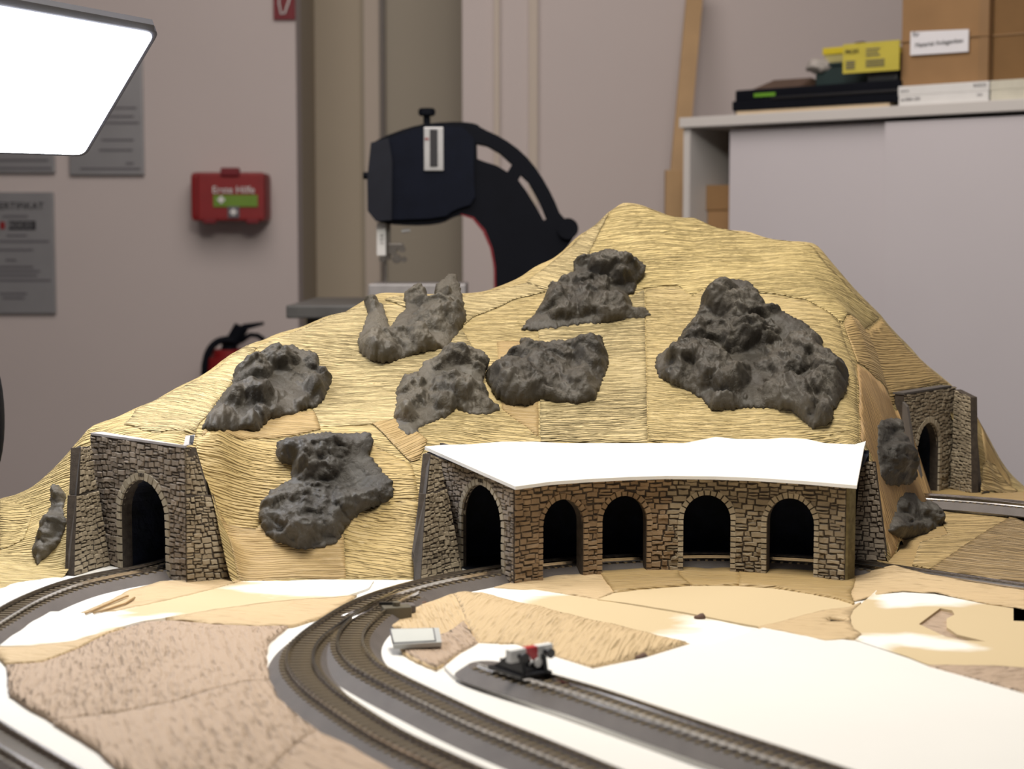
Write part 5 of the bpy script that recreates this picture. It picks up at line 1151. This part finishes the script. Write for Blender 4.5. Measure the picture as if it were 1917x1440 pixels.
# ================================================================= ROCKS
def rock(pts, label, m, seed, thick=.021, lumps=26, name='rock_casting', push=0.0):
    r = np.random.RandomState(seed); pts = [np.array(p, float) for p in pts]
    H = np.array([hit(*p) for p in pts]); cen_px = np.mean(pts, 0); inner = []
    for p in pts: inner.append(hit(*(cen_px + (p - cen_px) * .5)))
    inner.append(hit(*cen_px)); P3 = np.vstack([H, inner]); cm = P3.mean(0)
    u_, s_, vt_ = np.linalg.svd(P3 - cm); n = vt_[2]
    vd = np.array([0, 0, HC]) - cm; vd /= np.linalg.norm(vd)
    if n @ vd < 0: n = -n
    n = n * .7 + vd * .5; n /= np.linalg.norm(n)
    res = (P3 - cm) @ n; cm = cm + n * (np.percentile(res, 45) + push)
    X = np.cross(np.array([0, 0, 1.0]), n); X /= np.linalg.norm(X); Y = np.cross(n, X); cp0 = np.array([0, 0, HC])
    def toplane(px, py, lift=0):
        d = ray(px, py); q = cp0 + d * ((n @ (cm + n * lift - cp0)) / (n @ d)) - cm; return (q @ X, q @ Y)
    out = [toplane(*p, lift=thick * .12) for p in pts]
    out = densify(out, .0018, .0011, seed); V, T, E = tri_fill(out, .0013, seed=seed)
    d = pdist(V, out); size = math.sqrt(abs(sum(out[i - 1][0] * out[i][1] - out[i][0] * out[i - 1][1] for i in range(len(out)))) / 2)
    wx = V[:, 0] + .003 * fbm(V[:, 0] * 90, V[:, 1] * 90, seed, 3); wy = V[:, 1] + .003 * fbm(V[:, 0] * 90, V[:, 1] * 90, seed + 5, 3)
    rim_f = np.clip(d / .011, 0, 1)**.55
    mass = np.clip(d / (size * .22), 0, 1)**.6
    h = thick * (.45 * rim_f + .35 * mass)
    # tilted, overlapping lumps with creases between them, at two sizes
    mn = V.min(0); mx_ = V.max(0); hb = h.copy(); tot = np.zeros(len(V))
    for L_, amp, ncell, ext in ((1, 1.25, max(7, int(lumps * .75)), 1.15), (2, .48, int(lumps * 3.2), 1.1), (3, .12, lumps * 14, 1.05)):
        cell = size / math.sqrt(ncell); best = np.full(len(V), -1.0)
        for k in range(ncell):
            c0 = mn + r.rand(2) * (mx_ - mn); th = r.uniform(-.9, .5); an = r.uniform(1.1, 2.3); gx, gy = r.uniform(-.9, .9), r.uniform(-1.0, .5); of = r.uniform(-.35, .55)
            lx = (wx - c0[0]) / (cell * ext); ly = (wy - c0[1]) / (cell * ext); near = np.where(lx * lx + ly * ly < 9)[0]
            if len(near) == 0: continue
            lx = lx[near]; ly = ly[near]; ex = lx * math.cos(th) + ly * math.sin(th); ey = (-lx * math.sin(th) + ly * math.cos(th)) * an
            rho = (np.abs(ex)**2.6 + np.abs(ey)**2.6)**(1 / 2.6)
            val = of + (gx * ex + gy * ey / an) * .45 - 1.5 * np.maximum(0, rho - .62)
            best[near] = np.maximum(best[near], val)
        tot += amp * np.clip(best, -.7, 1.2)
    h += thick * .80 * tot * (.2 + .8 * rim_f)
    for fs, am_, an2, ss in ((110, .12, 2.2, 31), (240, .07, 1.8, 37)):
        th = r.uniform(-.4, .4); a1 = wx * math.cos(th) - wy * math.sin(th); a2 = wx * math.sin(th) + wy * math.cos(th)
        fo = 1 - np.abs(fbm(a1 * fs, a2 * fs * an2, seed + ss, 2)); h += thick * am_ * (np.clip(fo, 0, 1)**2.2 - .4) * (.3 + .7 * rim_f)
    rg = 1 - np.abs(fbm(V[:, 0] * 130, V[:, 1] * 200, seed + 11, 4)); h += thick * .05 * (rg - .6) * rim_f
    h += .0004 * fbm(V[:, 0] * 420, V[:, 1] * 420, seed + 21, 3) * rim_f
    e0 = np.r_[T[:, 0], T[:, 1], T[:, 2]]; e1 = np.r_[T[:, 1], T[:, 2], T[:, 0]]; deg = np.maximum(np.bincount(e0, minlength=len(V)) + np.bincount(e1, minlength=len(V)), 1)
    for _ in range(1): h = .7 * h + .3 * (np.bincount(e0, h[e1], len(V)) + np.bincount(e1, h[e0], len(V))) / deg
    h += .0004 * (.8 - 2 * np.abs(fbm(wx * 190, wy * 330, seed + 51, 3))) * (.3 + .7 * rim_f)
    h = np.maximum(h, .0005 + .28 * thick * rim_f)
    Q0 = cm + V[:, :1] * X + V[:, 1:] * Y + n * thick * .12; dv_ = Q0 - cp0; rl = np.linalg.norm(dv_, axis=1); dv_ /= rl[:, None]
    tb = np.full(len(V), np.inf); done = np.zeros(len(V), bool)
    for off_ in np.arange(-.09, .09, .0015):
        q_ = cp0 + dv_ * (rl + off_)[:, None]; below = (Hm(q_[:, 0], q_[:, 1]) > q_[:, 2]) & ~done
        tb[below] = (rl + off_)[below]; done |= below
    tt = np.minimum(tb, rl + .004) - .0012
    for _ in range(3):      # relax the depth so that the underside follows the slope smoothly
        acc = np.zeros(len(V)); cnt = np.zeros(len(V))
        for e0, e1 in ((0, 1), (1, 2), (2, 0)):
            np.add.at(acc, T[:, e0], tt[T[:, e1]]); np.add.at(cnt, T[:, e0], 1); np.add.at(acc, T[:, e1], tt[T[:, e0]]); np.add.at(cnt, T[:, e1], 1)
        tt = np.where(cnt > 0, np.minimum(tt, acc / np.maximum(cnt, 1)), tt)
    W = cp0 + dv_ * tt[:, None] + n * h[:, None]
    W3, Fc, rim = sheet_mesh(W, T, E, -n * .0)
    k = len(W); back = W[rim] * 1.0; cc = W.mean(0)
    # rim is carried back into the slope, narrowing slightly
    W3[k:] = W[rim] - n * (.012 + push) - (W[rim] - cc) * .04
    o = mobj(name, W3 + B, Fc, m, None, True); meta(o, label, 'rock'); return o
R = []
rock([(377, 804), (386, 782), (412, 745), (432, 722), (440, 695), (468, 674), (500, 656), (527, 648), (548, 645), (560, 655), (582, 657), (594, 665), (598, 690), (620, 706), (621, 716), (608, 745), (595, 760), (570, 767), (545, 778), (505, 786), (484, 808), (440, 808)], 'dark rock casting highest at the left, tapering to a point at its lower left', M['rock'], 1)
rock([(516, 848), (518, 828), (535, 820), (575, 814), (610, 808), (650, 812), (692, 810), (700, 826), (690, 850), (708, 870), (715, 885), (736, 900), (737, 932), (708, 948), (676, 960), (650, 985), (632, 1015), (600, 1026), (560, 1029), (520, 1018), (497, 1002), (484, 970), (488, 945), (505, 918), (545, 898), (546, 868), (526, 866)], 'large fish shaped dark rock casting right of the left portal', M['rock_blue'], 2, lumps=18)
rock([(669, 640), (680, 610), (688, 590), (681, 560), (697, 554), (718, 572), (724, 595), (730, 612), (745, 592), (759, 580), (757, 548), (772, 537), (782, 531), (798, 545), (800, 558), (818, 556), (816, 532), (832, 523), (838, 513), (854, 515), (863, 540), (866, 558), (872, 585), (873, 600), (862, 620), (845, 640), (838, 652), (805, 658), (770, 668), (718, 683), (690, 676), (672, 660)], 'brownish rock casting with three upright prongs on the left ridge', M['rock_light'], 3)
rock([(738, 785), (741, 765), (742, 730), (758, 703), (785, 695), (792, 678), (818, 668), (830, 655), (850, 646), (875, 647), (908, 660), (917, 672), (908, 695), (904, 715), (912, 735), (918, 750), (934, 758), (936, 768), (915, 776), (880, 777), (855, 766), (838, 780), (800, 796), (786, 802), (785, 815), (762, 820), (745, 806)], 'paler grey arch shaped rock casting above the left end of the white roof', M['rock_light'], 4)
rock([(909, 712), (912, 690), (930, 675), (950, 662), (975, 650), (974, 636), (983, 631), (1000, 638), (1022, 642), (1045, 636), (1075, 642), (1110, 634), (1129, 632), (1131, 655), (1139, 672), (1137, 695), (1124, 728), (1112, 752), (1085, 757), (1050, 755), (1014, 750), (990, 761), (955, 759), (928, 745), (918, 725)], 'smooth oblong dark rock casting in the centre of the slope', M['rock'], 5, lumps=14)
rock([(976, 618), (984, 602), (1000, 590), (1018, 566), (1024, 545), (1030, 528), (1043, 532), (1046, 525), (1054, 516), (1076, 508), (1073, 490), (1090, 482), (1110, 475), (1135, 472), (1165, 478), (1195, 486), (1210, 498), (1204, 515), (1192, 530), (1188, 548), (1176, 552), (1186, 576), (1210, 578), (1219, 590), (1205, 598), (1165, 601), (1130, 606), (1090, 609), (1050, 616), (1010, 619)], 'layered pyramid shaped rock casting just below the summit', M['rock'], 6)
rock([(1225, 685), (1232, 664), (1262, 645), (1275, 628), (1292, 608), (1308, 582), (1312, 562), (1322, 545), (1352, 536), (1360, 525), (1383, 523), (1405, 530), (1420, 545), (1424, 562), (1434, 578), (1462, 580), (1480, 592), (1500, 600), (1525, 620), (1541, 642), (1540, 662), (1562, 672), (1580, 688), (1590, 708), (1586, 735), (1570, 756), (1560, 770), (1558, 788), (1545, 800), (1520, 803), (1502, 788), (1485, 773), (1440, 765), (1400, 764), (1360, 768), (1332, 770), (1315, 748), (1290, 733), (1255, 720), (1232, 706)], 'largest dark rock casting spreading over the right of the slope', M['rock'], 7, thick=.026, lumps=42)
rock([(61, 1035), (66, 1008), (75, 985), (86, 966), (95, 950), (93, 918), (104, 908), (115, 914), (120, 930), (118, 958), (124, 975), (122, 990), (112, 1015), (90, 1040), (70, 1057), (66, 1050)], 'slim upright rock casting left of the left tunnel portal', M['rock_light'], 8, thick=.012, lumps=10)
rock([(1642, 796), (1650, 786), (1668, 782), (1684, 786), (1688, 810), (1698, 840), (1714, 868), (1718, 892), (1705, 906), (1680, 911), (1660, 908), (1648, 892), (1642, 850)], 'upright rock casting on the right flank beside the white roof', M['rock_blue'], 9, thick=.013, lumps=10, push=.002)
rock([(1662, 995), (1668, 975), (1678, 955), (1680, 938), (1695, 922), (1712, 924), (1722, 940), (1742, 938), (1758, 955), (1768, 975), (1774, 996), (1760, 1008), (1740, 1008), (1725, 1018), (1705, 1014), (1680, 1008)], 'rounded rock casting low on the right flank above the front track', M['rock_blue'], 10, thick=.013, lumps=9, push=.002)

# repeats of a kind share a group
GR = {'rock_casting': 'rock castings resting on the mountain slope', 'tunnel_portal': 'stone tunnel portals', 'railway_track': 'model railway tracks on the board', 'kraft_sheet': 'brown paper sheets on the foreground board',
      'wall_plaque': 'grey certificate plaques on the left wall', 'paper_scrap': 'small scraps on the board', 'flat_box': 'flat boxes under the brown carton', }
for o in COL.objects:
    k = o.name.split('.')[0]
    if o.parent is None and k in GR: o['group'] = GR[k]
